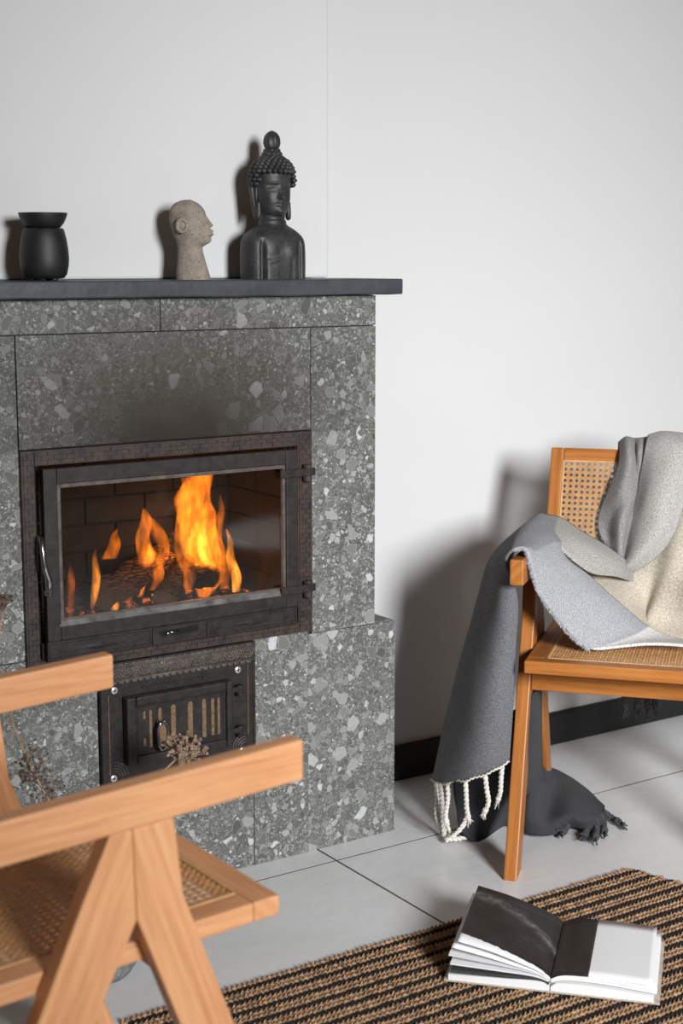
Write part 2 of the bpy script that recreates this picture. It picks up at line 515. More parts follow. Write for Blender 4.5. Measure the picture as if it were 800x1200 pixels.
def ftile(x0, x1, z0, z1, dy=0.0, G=.0011):
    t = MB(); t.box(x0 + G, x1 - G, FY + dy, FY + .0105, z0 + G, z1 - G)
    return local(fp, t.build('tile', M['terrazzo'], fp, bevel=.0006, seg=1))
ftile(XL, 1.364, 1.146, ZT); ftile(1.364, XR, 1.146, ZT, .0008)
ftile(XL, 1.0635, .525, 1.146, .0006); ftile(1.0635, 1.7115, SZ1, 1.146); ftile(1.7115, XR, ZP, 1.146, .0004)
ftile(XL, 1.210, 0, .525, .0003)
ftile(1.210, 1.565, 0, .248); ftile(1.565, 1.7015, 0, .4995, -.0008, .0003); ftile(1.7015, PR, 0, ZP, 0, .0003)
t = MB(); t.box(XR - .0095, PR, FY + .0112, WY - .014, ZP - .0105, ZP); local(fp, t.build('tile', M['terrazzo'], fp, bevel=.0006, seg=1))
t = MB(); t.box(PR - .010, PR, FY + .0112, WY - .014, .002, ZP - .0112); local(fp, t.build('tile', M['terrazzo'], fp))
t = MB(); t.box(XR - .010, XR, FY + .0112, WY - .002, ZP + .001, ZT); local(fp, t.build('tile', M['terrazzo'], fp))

# mantel: a dark slab with a hand-cut lower edge
mt = thing('mantel_shelf', 'long dark slate mantel slab with rough lower edge over the fireplace', 'shelf', (1.385, 2.65, 1.212))
b = MB(); N = 90; x0, x1 = .62, 1.924; vs = []
for i in range(N + 1):
    x = x0 + (x1 - x0) * i / N
    n1 = noise.noise(Vector((x * 7, 3.1, 0))); n2 = noise.noise(Vector((x * 22, 9.1, 0)))
    zb = 1.2118 + .0022 * n1 + .0008 * n2; zt = 1.2445 + .0008 * n2
    yf = 2.650 + .0015 * n1
    vs += [(x, yf + .0025, zb), (x, yf, zb + .003), (x, yf - .0005 + .001 * n2, 1.228), (x, yf, zt - .002), (x, yf + .0025, zt), (x, BY - .001, 1.2445), (x, BY - .001, 1.2115)]
fs = []
for i in range(N):
    for j in range(7):
        a = i * 7 + j; c = i * 7 + (j + 1) % 7
        fs.append((a, a + 7, c + 7, c))
fs += [tuple(range(7)), tuple(range(N * 7, N * 7 + 7))[::-1]]
b.add(vs, fs); local(mt, b.build('slab', M['slate'], mt))

# ---------------------------------------------------------------- stove insert
st = thing('stove_insert', 'black cast iron wood stove insert with glazed door and burning logs', 'stove', (1.385, 2.67, .50))
def S(mb, name, mat, parent=None, **k):
    o = mb.build(name, mat, parent or st, **k)
    if parent is None or parent is st: local(st, o)
    return o
FX0, FX1, FZ0, FZ1 = 1.0625, 1.7075, .5005, .9305
IX0, IX1, IZ0, IZ1 = 1.089, 1.672, .523, .901
def bar4(mb, X0, X1, Z0, Z1, i0, i1, j0, j1, ya, yb):
    mb.box(X0, i0, ya, yb, Z0, Z1); mb.box(i1, X1, ya, yb, Z0, Z1)
    mb.box(i0, i1, ya, yb, Z0, j0); mb.box(i0, i1, ya, yb, j1, Z1)
b = MB(); bar4(b, FX0, FX1, FZ0, FZ1, IX0, IX1, IZ0, IZ1, 2.6715, 2.690)
S(b, 'outer_frame', M['iron_brown'], bevel=.0012)
b = MB()                                            # little cast bricks all around the frame
def relief(x0, x1, z0, z1, rows_h, bl):
    z = z0; r = 0
    while z < z1 - rows_h * .4:
        x = x0 - (bl / 2 if r % 2 else 0)
        while x < x1:
            a, c = max(x, x0), min(x + bl, x1)
            if c - a > .003:
                q = random.uniform(-.0004, .0004)
                b.box(a + .0005, c - .0005, 2.6693 + q, 2.672, z + .0005, min(z + rows_h, z1) - .0005)
            x += bl
        z += rows_h; r += 1
relief(FX0 + .003, IX0 - .002, FZ0 + .004, FZ1 - .003, .0105, .0165)
relief(IX1 + .002, FX1 - .003, FZ0 + .004, FZ1 - .003, .0105, .0165)
relief(IX0, IX1, IZ1 + .002, FZ1 - .003, .0088, .026)
relief(IX0, IX1, FZ0 + .003, IZ0 - .002, .0088, .026)
o = S(b, 'brick_relief', M['iron_brown']); o['kind'] = 'stuff'
# fire chamber behind the door
b = MB(); cx0, cx1, cz0, cz1, cy = 1.10, 1.664, .555, .905, 2.952
def bricks_xz(mb, x0, x1, z0, z1, y, d, bw=.11, bh=.055):
    z = z0; r = 0
    while z < z1 - .004:
        x = x0 - (bw / 2 if r % 2 else 0)
        while x < x1:
            a, c = max(x, x0), min(x + bw, x1)
            if c - a > .004: mb.box(a + .0015, c - .0015, y, y + d, z + .0015, min(z + bh, z1) - .0015)
            x += bw
        z += bh; r += 1
b.box(cx0 - .006, cx1 + .006, cy + .001, cy + .003, cz0, cz1)
b.box(cx0 - .006, cx0 - .001, 2.69, cy, cz0, cz1); b.box(cx1 + .001, cx1 + .006, 2.69, cy, cz0, cz1)
b.box(cx0, cx1, 2.69, cy, cz1, cz1 + .006); b.box(cx0 - .006, cx1 + .006, 2.675, cy, cz0 - .03, cz0)
S(b, 'fire_chamber', M['soot_brick'])
brick_mesh = {}
def fbrick(w, h, d, x, y, z):
    key = (round(w, 3), round(h, 3), round(d, 3))
    if key not in brick_mesh:
        q = MB(); q.box(0, w, 0, d, 0, h); brick_mesh[key] = q.mesh('firebrick', M['soot_brick'])
    o = place('brick', brick_mesh[key], st, .002, 1); o.location = (x, y, z)
    local(st, o)
for r in range(6):
    z = cz0 + r * .058; x = cx0 - (.07 if r % 2 else 0)
    while x < cx1 - .006:
        a, c = max(x, cx0), min(x + .14, cx1)
        if c - a > .012: fbrick(c - a - .003, .055, .010, a + .0015, cy - .010, z + .0015)
        x += .14
for r in range(6):
    z = cz0 + r * .058
    for side in (0, 1):
        for k in range(2):
            fbrick(.008, .055, .118, (cx0, cx1 - .008)[side], 2.70 + k * .121, z + .0015)
b = MB()                                            # ridged grate in the bottom
for i in range(40): b.box(1.115 + i * .0135, 1.1225 + i * .0135, 2.70, 2.93, cz0, cz0 + .012)
S(b, 'grate', M['iron_brown'])

# the glazed door
DX0, DX1, DZ0, DZ1, DM = 1.0985, 1.661, .5235, .8965, .563
door = MB()
GX0, GX1, GZ0, GZ1 = 1.1345, 1.627, .606, .858
bar4(door, DX0, DX1, DM, DZ1, GX0 - .008, GX1 + .006, GZ0 - .010, GZ1 + .008, 2.654, 2.672)
door.box(DX0, DX1, 2.658, 2.672, DZ0, DM - .0012)
dr = S(door, 'door', M['iron'], bevel=.0022)
b = MB(); bar4(b, GX0 - .0085, GX1 + .0065, GZ0 - .0105, GZ1 + .0085, GX0, GX1, GZ0, GZ1, 2.6585, 2.668); S(b, 'glass_bead', M['iron_worn'], dr, bevel=.001)
b = MB(); b.box(GX0 - .004, GX1 + .004, 2.6625, 2.6665, GZ0 - .005, GZ1 + .005); S(b, 'glass_pane', M['glass'], dr)
b = MB()
b.prism([(GX0 - .012, 2.6535, GZ0 - .0155), (GX0 - .012, 2.6515, GZ0 - .0135), (GX0 - .012, 2.659, GZ0 - .004), (GX0 - .012, 2.663, GZ0 - .004), (GX0 - .012, 2.663, GZ0 - .0155)], (GX1 - GX0 + .022, 0, 0))
S(b, 'sill_lip', flat_mat('ash_dusted_iron', (.15, .145, .135), .6, .3, nscale=30, namp=.5), dr)
def lozenge_panel(x0, x1):
    q = MB(); z0, z1 = DZ0 + .004, DM - .005
    bar4(q, x0, x1, z0, z1, x0 + .003, x1 - .003, z0 + .003, z1 - .003, 2.6555, 2.659)
    zc = (z0 + z1) / 2; xc = (x0 + x1) / 2; hw = (x1 - x0) * .30; hz = (z1 - z0) * .30; y = 2.6585
    vs = [(xc - hw, y, zc), (xc, y, zc - hz), (xc + hw, y, zc), (xc, y, zc + hz), (xc, y - .0045, zc)]
    q.add(vs, [(0, 1, 4), (1, 2, 4), (2, 3, 4), (3, 0, 4)])
    for s_ in (-1, 1):
        q.add([(xc + s_ * (hw * 1.5), y, zc), (xc + s_ * hw * .5, y, zc - hz * 1.15), (xc + s_ * hw * .62, y, zc - hz * 1.0), (xc + s_ * hw * 1.35, y - .002, zc)], [(0, 1, 2, 3) if s_ > 0 else (3, 2, 1, 0)])
    S(q, 'lozenge_panel', M['iron'], dr)
lozenge_panel(1.1015, 1.318); lozenge_panel(1.4425, 1.658)
b = MB(); b.box(1.3195, 1.4405, 2.6545, 2.658, DZ0 + .002, DM - .002); S(b, 'vent_plate', M['iron'], dr, bevel=.001)
b = MB(); z = .5485                                   # dark slot with a raised rim
rim = [(1.333, z), (1.337, z + .0065), (1.420, z + .0065), (1.425, z), (1.420, z - .0065), (1.337, z - .0065), (1.333, z)]
b.tube([(x, 2.6542, q) for x, q in rim], .0011, 6); S(b, 'vent_rim', M['iron'], dr, smooth=True)
b = MB(); b.box(1.336, 1.422, 2.6538, 2.6546, z - .0055, z + .0055); S(b, 'vent_slot', flat_mat('slot_black', (.004, .004, .004), .9), dr)
b = MB(); b.ball((1.352, 2.6515, z - .001), (.0065, .004, .0045), 10, 6); b.tube([(1.352, 2.652, z), (1.376, 2.653, z)], [.003, .0022], 8); S(b, 'vent_slider', M['chrome'], dr, smooth=True)
for z in (.8475, .600):
    b = MB(); b.box(1.617, 1.690, 2.6475, 2.6545, z - .0085, z + .0085)
    b.prism([(1.690, 2.6475, z - .0085), (1.7025, 2.650, z - .0075), (1.7025, 2.6545, z - .0075), (1.690, 2.6545, z - .0085)], (0, 0, .016))
    h = S(b, 'hinge', M['iron'], dr, bevel=.0015)
    q = MB(); q.lathe([(.0085, 0), (.0095, .002), (.0095, .034), (.0085, .036)], 16, (1.688, 2.659, z - .021)); S(q, 'hinge_pin', M['iron_brown'], smooth=False)
b = MB()
b.tube(spline([(1.0905, 2.662, .768), (1.0885, 2.648, .764), (1.0865, 2.639, .745), (1.0885, 2.636, .715), (1.0965, 2.640, .690), (1.0985, 2.642, .672), (1.0975, 2.645, .660)], 6),
       [.0045, .0052, .0058, .0062, .0062, .006, .0058, .0055, .0053, .0052, .0051, .005, .005, .005, .005, .005, .005, .0052, .0054, .0056, .0058, .0062, .0066, .0070, .0074, .0078, .008, .008, .008, .008, .0078, .0074, .007, .0066, .006, .005, .003], 10)
b.lathe([(.002, 0), (.008, .001), (.008, .012), (.002, .013)], 14, (1.0995, 2.650, .655))
S(b, 'door_handle', M['chrome'], dr, smooth=True)

# small ash door below
ad = thing('ash_door', 'small ornate cast iron ash door with slotted vent below the stove', 'stove door', (1.385, 2.67, .25))
def A(mb, name, mat, parent=None, **k):
    o = mb.build(name, mat, parent or ad, **k)
    if parent is None: local(ad, o)
    return o
AX0, AX1, AZ0, AZ1 = 1.211, 1.563, .250, .4985
b = MB(); b.box(AX0, AX1, 2.671, 2.69, AZ0, AZ1)
bar4(b, AX0, AX1, AZ0, AZ1, AX0 + .006, AX1 - .006, AZ0 + .006, AZ1 - .004, 2.6685, 2.672)
fr_ = A(b, 'door_frame', M['iron'], bevel=.0012)
b = MB()                                            # ornamental band: nested arches
zb0, zb1 = .458, .494
b.box(AX0 + .022, AX1 - .004, 2.6695, 2.6715, zb0, zb1)
b.tube([(AX0 + .022, 2.669, zb1 - .003), (AX1 - .004, 2.669, zb1 - .003)], .0022, 6)
b.tube([(AX0 + .022, 2.669, zb0 + .003), (AX1 - .004, 2.669, zb0 + .003)], .0022, 6)
n = 16
for i in range(n):
    xa = AX0 + .026 + i * (AX1 - AX0 - .036) / n; w = (AX1 - AX0 - .036) / n
    up = i % 2 == 0
    for rr in (.50, .34, .18):
        pts = []
        for j in range(9):
            t = PI * j / 8
            xx = xa + w / 2 - math.cos(t) * w * rr * 1.6
            zz = math.sin(t) * .020 * rr * 2.0
            pts.append((xx, 2.6684, (zb0 + .007 + zz) if up else (zb1 - .007 - zz)))
        b.tube(pts, .0017, 6)
for i in range(22):
    b.ball((AX0 + .03 + i * .0146, 2.670, zb0 - .0008), (.0072, .0016, .0042), 8, 4)
    b.ball((AX0 + .03 + i * .0146, 2.670, zb1 - .0005), (.0072, .0016, .0030), 8, 4)
A(b, 'ornament_band', M['iron_worn'], smooth=True)
b = MB()                                            # worn embossed row over the little door
for i in range(17):
    x = 1.303 + i * .0085; hgt = .0040 + .0024 * math.exp(-((i - 7) / 1.6) ** 2)
    b.ball((x, 2.6708, .4425), (.0028, .0010, hgt), 6, 4)
A(b, 'embossed_row', M['iron'], smooth=True)
for (xx, za, zc) in ((1.2275, .272, .436), (1.5455, .300, .452)):
    b = MB(); z = za
    while z < zc: b.ball((xx, 2.6705, z), (.0016, .0014, .0022), 6, 4); z += .0040
    A(b, 'beading', M['brass'], smooth=True)
for (cx, cz, s_) in ((1.236, .264, 1), (1.538, .272, -1)):
    b = MB()
    for rr in (.012, .018, .024, .030):
        b.tube([(cx + s_ * rr * math.cos(t), 2.6705, cz + rr * math.sin(t)) for t in [PI / 2 * j / 8 for j in range(9)]], .0014, 5)
    A(b, 'corner_fan', M['iron_worn'], smooth=True)
b = MB()                                            # stippled ground
for i in range(30):
    for j in range(3):
        b.ball((1.2355 + j * .0055 + (i % 2) * .0027, 2.671, .285 + i * .0050), (.0017, .0007, .0017), 5, 3)
for i in range(50):
    for j in range(3):
        b.ball((1.255 + i * .0055 + (j % 2) * .0027, 2.671, .4335 + j * .0035 - .0004 * 0), (.0014, .0005, .0012), 5, 3)
o = A(b, 'stipple', M['iron']); o['kind'] = 'stuff'
for (sx, sz) in ((1.2405, .4425), (1.5215, .4425), (1.2345, .262), (1.530, .266)):
    b = MB(); b.lathe([(.0072, 0), (.0068, .0018), (.004, .003)], 16); o = b.build('screw', M['screw'], ad, smooth=False)
    o.location = (sx, 2.6705, sz); o.rotation_euler = (R(90), 0, R(random.uniform(0, 0))); local(ad, o)
    q = MB(); q.box(-.0048, .0048, -.0009, .0009, .0028, .0033); q.box(-.0009, .0009, -.0048, .0048, .0028, .0033)
    x = q.build('screw_cross', M['iron'], o)
b = MB(); b.box(1.2565, 1.4975, 2.655, 2.671, .2885, .4285)
bar4(b, 1.2565, 1.4975, .2885, .4285, 1.2775, 1.4825, .3065, .4075, 2.647, 2.656)
pd = A(b, 'door_panel', M['iron'], bevel=.0045, seg=3)
b = MB(); bar4(b, 1.282, 1.478, .310, .404, 1.2835, 1.4765, .3115, .4025, 2.6535, 2.656); b.build('panel_bead', M['iron'], pd)
sl = [(1.297, .379, .3945, .0040), (1.297, .322, .338, .0040), (1.311, .318, .3955, .0046), (1.332, .318, .3965, .0058), (1.362, .318, .398, .0080), (1.4005, .318, .398, .0085), (1.4325, .317, .398, .0066), (1.4525, .318, .397, .0054), (1.4665, .318, .396, .0042)]
for (x, z0, z1, w) in sl:
    w *= 1.3
    b = MB(); n = 6
    poly = [(x - w / 2, 2.6545, z0), (x + w / 2, 2.6545, z0)] + [(x + w / 2 * math.cos(PI * j / n), 2.6545, z1 - w / 2 + w / 2 * math.sin(PI * j / n)) for j in range(n + 1)]
    b.prism(poly, (0, .003, 0)); b.build('vent_bar', M['brass'], pd)
b = MB()
oc = [(-.006, .026), (.004, .029), (.0105, .018), (.0115, -.015), (.006, -.027), (-.004, -.029), (-.0105, -.018), (-.0115, .015)]
ring = [(1.327 + x, 2.632, .345 + z) for x, z in oc]; b.tube(ring + ring[:2], .0032, 8, cap=False)
b.tube([(1.325, 2.655, .369), (1.325, 2.634, .369)], .004, 8); b.tube([(1.325, 2.655, .322), (1.325, 2.634, .322)], .004, 8)
b.build('door_handle', M['chrome'], pd, smooth=True)
b = MB(); b.prism([(1.327 + x * .72, 2.6335, .345 + z * .80) for x, z in oc], (0, .003, 0)); b.build('handle_plate', M['brass'], pd)
for z in (.406, .318):
    b = MB(); b.box(1.494, 1.518, 2.651, 2.660, z - .0055, z + .0055); b.build('hinge', M['iron'], pd, bevel=.002)
    b = MB(); b.lathe([(.007, 0), (.008, .002), (.008, .020), (.007, .022)], 12, (1.519, 2.659, z - .015)); b.build('hinge_barrel', M['iron'], pd)

# ---------------------------------------------------------------- fire
def log(p0, p1, r, label, seed, mat=None, emb=False):
    p0, p1 = Vector(p0), Vector(p1); d = p1 - p0; t = d.normalized(); u = t.orthogonal().normalized(); w = t.cross(u)
    b = MB(); n = 18; m = 16; vs = []
    for i in range(m + 1):
        c = p0 + d * i / m
        for j in range(n):
            a = 2 * PI * j / n
            pg = math.cos(PI / 4) / math.cos(((a + seed) % (PI / 2)) - PI / 4)
            k = r * (.35 + .80 * pg) * (1 + .22 * noise.noise(Vector((math.cos(a) * 1.3 + seed, math.sin(a) * 1.3, i * .35))) + .10 * noise.noise(Vector((math.cos(a) * 5, math.sin(a) * 5 + seed, i * .8))))
            vs.append(c + (u * math.cos(a) + w * math.sin(a)) * k)
    fs = [(i * n + j, i * n + (j + 1) % n, (i + 1) * n + (j + 1) % n, (i + 1) * n + j) for i in range(m) for j in range(n)]
    b.add(vs, fs); b.add(vs[:n], [tuple(range(n))[::-1]], mi=1); b.add(vs[-n:], [tuple(range(n))], mi=1)
    o = b.build('log', [mat or M['log'], M['logwood']], smooth=True)
    return tag(o, label, 'log', 'logs burning in the stove')
FZ = cz0 + .012
log((1.265, 2.77, FZ + .045), (1.455, 2.87, FZ + .085), .032, 'split log at the left of the fire, its pale grain glowing', 1, M['logbark'])
log((1.395, 2.752, FZ + .022), (1.505, 2.86, FZ + .068), .027, 'charred black log lying across the middle of the fire', 5)
log((1.475, 2.80, FZ + .052), (1.605, 2.86, FZ + .040), .024, 'thin blackened log at the right of the fire', 9)
log((1.24, 2.885, FZ + .03), (1.60, 2.90, FZ + .035), .030, 'dark log lying along the back of the firebox', 12)
b = MB()
for i in range(150):
    x = random.uniform(1.23, 1.64); y = random.uniform(2.74, 2.90); s_ = random.uniform(.004, .010)
    b.ball((x, y, FZ + s_ * .5), (s_, s_ * .9, s_ * .7), 6, 4)
tag(b.build('ember_bed', M['ember']), 'bed of glowing orange embers under the burning logs', 'embers', kind='stuff')
for (x, y, z, s_) in ():
    pass
fire = thing('fire', 'orange flames rising from the logs behind the stove glass', 'fire', (1.44, 2.82, FZ))
def flame(path, radii, mat, seed, flat=.55, sub=5):
    P = spline(path, sub); n = 14; m = len(P); b = MB(); vs = []
    rr = [p.x for p in spline([(q, 0, 0) for q in radii], sub)]
    for i, p in enumerate(P):
        for j in range(n):
            a = 2 * PI * j / n
            k = max(rr[i], .0006) * (1 + .35 * noise.noise(Vector((math.cos(a) + seed, math.sin(a), p.z * 26))))
            off = .008 * noise.noise(Vector((seed * 3.1, p.z * 16, 0))) * (i / m)
            vs.append((p.x + off + k * math.cos(a), p.y + k * flat * math.sin(a), p.z))
    fs = [(i * n + j, i * n + (j + 1) % n, (i + 1) * n + (j + 1) % n, (i + 1) * n + j) for i in range(m - 1) for j in range(n)]
    fs += [tuple(range(n))[::-1], tuple(range((m - 1) * n, m * n))]
    b.add(vs, fs); return local(fire, b.build('flame', mat, fire, smooth=True))
FLAMES = [
  ('flame', [(1.529, 2.83, 0.566), (1.54, 2.83, 0.602), (1.531, 2.83, 0.66), (1.515, 2.83, 0.726), (1.512, 2.83, 0.791), (1.521, 2.83, 0.834), (1.525, 2.83, 0.849)], [0.0147, 0.0331, 0.0442, 0.0442, 0.0387, 0.0331, 0.0221], 1),
  ('flame_hot', [(1.531, 2.825, 0.586), (1.546, 2.825, 0.621), (1.528, 2.825, 0.679), (1.533, 2.825, 0.734)], [0.0055, 0.0147, 0.0165, 0.0055], 2),
  ('flame', [(1.498, 2.845, 0.586), (1.487, 2.845, 0.643), (1.486, 2.845, 0.708), (1.499, 2.845, 0.781), (1.498, 2.845, 0.827)], [0.0055, 0.011, 0.0165, 0.0147, 0.0092], 3),
  ('flame', [(1.573, 2.84, 0.597), (1.578, 2.84, 0.653), (1.566, 2.84, 0.701), (1.579, 2.84, 0.747), (1.576, 2.84, 0.784)], [0.0074, 0.0148, 0.0148, 0.0093, 0.0019], 4),
  ('flame', [(1.369, 2.81, 0.59), (1.374, 2.81, 0.625), (1.387, 2.81, 0.669), (1.38, 2.81, 0.715), (1.389, 2.81, 0.754), (1.381, 2.81, 0.776)], [0.0071, 0.0125, 0.0196, 0.0178, 0.0125, 0.0036], 5),
  ('flame', [(1.404, 2.815, 0.636), (1.425, 2.815, 0.664), (1.431, 2.815, 0.691), (1.414, 2.815, 0.729), (1.395, 2.815, 0.756)], [0.0072, 0.0143, 0.0143, 0.0143, 0.0054], 6),
  ('flame_hot', [(1.372, 2.808, 0.595), (1.377, 2.808, 0.634), (1.392, 2.808, 0.678), (1.39, 2.808, 0.705)], [0.0036, 0.0071, 0.0089, 0.0018], 7),
  ('flame_hot', [(1.231, 2.745, 0.594), (1.238, 2.745, 0.627), (1.243, 2.745, 0.661), (1.242, 2.745, 0.696), (1.246, 2.745, 0.716)], [0.0034, 0.0085, 0.0085, 0.0051, 0.0017], 8),
  ('flame', [(1.329, 2.87, 0.666), (1.34, 2.87, 0.692), (1.338, 2.87, 0.714), (1.345, 2.87, 0.728)], [0.0161, 0.0161, 0.0089, 0.0018], 9),
  ('ember_and_reflection', [(1.173, 2.72, 0.593), (1.177, 2.72, 0.63), (1.18, 2.72, 0.664), (1.174, 2.72, 0.699)], [0.005, 0.0084, 0.0084, 0.0017], 10),  # glowing shape put in for a flame's reflection in the firebox side
  ('flame_hot', [(1.587, 2.79, 0.578), (1.589, 2.79, 0.613), (1.575, 2.79, 0.652), (1.575, 2.79, 0.689), (1.563, 2.79, 0.718)], [0.0092, 0.0129, 0.011, 0.0074, 0.0018], 11),
  ('flame', [(1.456, 2.77, 0.594), (1.461, 2.77, 0.631), (1.446, 2.77, 0.669), (1.432, 2.77, 0.698)], [0.0107, 0.0125, 0.0089, 0.0018], 12),
  ('flame_hot', [(1.501, 2.8, 0.605), (1.513, 2.8, 0.615), (1.526, 2.8, 0.624)], [0.0145, 0.0145, 0.0073], 13),
  ('flame', [(1.501, 2.815, 0.591), (1.493, 2.815, 0.648), (1.503, 2.815, 0.702), (1.528, 2.815, 0.755), (1.541, 2.815, 0.8)], [0.0091, 0.0164, 0.0164, 0.0109, 0.0018], 16),
  ('flame', [(1.563, 2.8, 0.586), (1.564, 2.8, 0.633), (1.552, 2.8, 0.681), (1.565, 2.8, 0.713)], [0.0092, 0.0147, 0.011, 0.0018], 17),
  ('flame', [(1.392, 2.8, 0.603), (1.409, 2.8, 0.632), (1.401, 2.8, 0.669), (1.39, 2.8, 0.698)], [0.0071, 0.0125, 0.0125, 0.0018], 18),
  ('flame_hot', [(1.287, 2.76, 0.581), (1.289, 2.76, 0.595), (1.289, 2.76, 0.605)], [0.0087, 0.0087, 0.0052], 14),
  ('ember_and_reflection', [(1.317, 2.76, 0.58), (1.32, 2.76, 0.594), (1.32, 2.76, 0.605)], [0.007, 0.007, 0.0052], 15),
]
SHEET = [
  [(-0.021, 0.06, 0.227), (-0.055, 0.03, 0.211), (-0.106, 0.04, 0.186), (-0.166, 0.1, 0.156), (-0.213, 0.2, 0.126), (-0.202, 0.36, 0.119)] ,
  [(-0.015, 0.05, 0.349), (-0.046, 0.02, 0.346), (-0.084, 0.03, 0.335), (-0.132, 0.09, 0.313), (-0.182, 0.19, 0.286), (-0.173, 0.36, 0.257)] ,
  [(-0.01, 0.04, 0.482), (-0.032, 0.02, 0.482), (-0.062, 0.03, 0.472), (-0.1, 0.08, 0.456), (-0.145, 0.18, 0.428), (-0.134, 0.36, 0.404)] ,
  [(-0.005, 0.03, 0.594), (-0.02, 0.02, 0.595), (-0.043, 0.03, 0.592), (-0.073, 0.08, 0.579), (-0.112, 0.18, 0.559), (-0.087, 0.36, 0.538)] ,
  [(-0.026, 0.015, 0.664), (-0.037, 0.04, 0.662), (-0.054, 0.08, 0.659), (-0.073, 0.14, 0.649), (-0.094, 0.22, 0.634), (-0.061, 0.36, 0.639)] ,
  [(-0.023, 0.01, 0.687), (-0.03, 0.05, 0.688), (-0.039, 0.11, 0.686), (-0.049, 0.18, 0.682), (-0.056, 0.27, 0.679), (-0.033, 0.4, 0.693)] ,
  [(-0.006, 0.01, 0.7), (-0.009, 0.05, 0.698), (-0.011, 0.11, 0.702), (-0.012, 0.18, 0.706), (-0.014, 0.27, 0.708), (-0.002, 0.4, 0.707)] ,
  [(0.013, 0.015, 0.697), (0.018, 0.05, 0.694), (0.027, 0.11, 0.693), (0.035, 0.16, 0.693), (0.044, 0.2, 0.692), (0.053, 0.25, 0.68)] ,
  [(0.023, 0.02, 0.66), (0.033, 0.05, 0.661), (0.045, 0.09, 0.661), (0.054, 0.13, 0.659), (0.064, 0.17, 0.658), (0.072, 0.22, 0.643)] ,
  [(0.04, 0.03, 0.606), (0.054, 0.07, 0.607), (0.071, 0.11, 0.609), (0.085, 0.15, 0.611), (0.101, 0.19, 0.613), (0.117, 0.23, 0.607)] ,
  [(0.073, 0.06, 0.547), (0.089, 0.09, 0.552), (0.107, 0.12, 0.557), (0.126, 0.15, 0.563), (0.147, 0.19, 0.567), (0.165, 0.24, 0.564)] ,
  [(0.11, 0.09, 0.496), (0.129, 0.11, 0.504), (0.149, 0.14, 0.509), (0.169, 0.17, 0.516), (0.191, 0.21, 0.521), (0.209, 0.25, 0.525)] ,
  [(0.139, 0.11, 0.473), (0.162, 0.125, 0.476), (0.186, 0.15, 0.481), (0.209, 0.18, 0.486), (0.23, 0.21, 0.492), (0.247, 0.24, 0.499)] ,
  [(0.253, 0.14, 0.484), (0.264, 0.16, 0.482), (0.273, 0.18, 0.481), (0.283, 0.2, 0.479), (0.293, 0.22, 0.477), (0.302, 0.25, 0.474)] ,
  [(0.349, 0.15, 0.484), (0.354, 0.17, 0.482), (0.362, 0.19, 0.479), (0.37, 0.21, 0.477), (0.378, 0.23, 0.474), (0.395, 0.26, 0.47)] ,
]
BAND = [
  [(-0.02, 0.42, 0.705), (-0.019, 0.3, 0.705), (-0.011, 0.2, 0.697)] ,
  [(0.029, 0.42, 0.699), (0.039, 0.3, 0.694), (0.041, 0.2, 0.685)] ,
  [(0.081, 0.4, 0.673), (0.088, 0.29, 0.671), (0.077, 0.21, 0.651)] ,
  [(0.131, 0.39, 0.649), (0.133, 0.31, 0.639), (0.122, 0.25, 0.609)] ,
  [(0.177, 0.375, 0.621), (0.174, 0.34, 0.612), (0.172, 0.31, 0.591)] ,
  [(0.212, 0.42, 0.587), (0.206, 0.4, 0.578), (0.205, 0.38, 0.566)] ,
]
BACK_FOLD = [
  [(0.212, 0.585, 0.776), (0.247, 0.585, 0.778), (0.306, 0.585, 0.78), (0.384, 0.585, 0.783)] ,
  [(0.217, 0.55, 0.876), (0.25, 0.55, 0.885), (0.298, 0.55, 0.882), (0.367, 0.55, 0.88)] ,
  [(0.216, 0.49, 0.868), (0.251, 0.475, 0.875), (0.298, 0.475, 0.875), (0.366, 0.485, 0.87)] ,
  [(0.208, 0.48, 0.81), (0.241, 0.45, 0.815), (0.278, 0.44, 0.818), (0.313, 0.46, 0.805)] ,
  [(0.199, 0.46, 0.743), (0.23, 0.42, 0.751), (0.268, 0.41, 0.748), (0.303, 0.44, 0.725)] ,
  [(0.188, 0.44, 0.687), (0.218, 0.4, 0.689), (0.253, 0.385, 0.685), (0.287, 0.42, 0.673)] ,
  [(0.178, 0.42, 0.63), (0.202, 0.38, 0.639), (0.228, 0.37, 0.64), (0.254, 0.4, 0.626)] ,
  [(0.173, 0.4, 0.604), (0.183, 0.375, 0.606), (0.193, 0.37, 0.601), (0.207, 0.39, 0.592)] ,
  [(0.144, 0.4, 0.613), (0.15, 0.385, 0.608), (0.154, 0.38, 0.599), (0.162, 0.385, 0.587)] ,
]
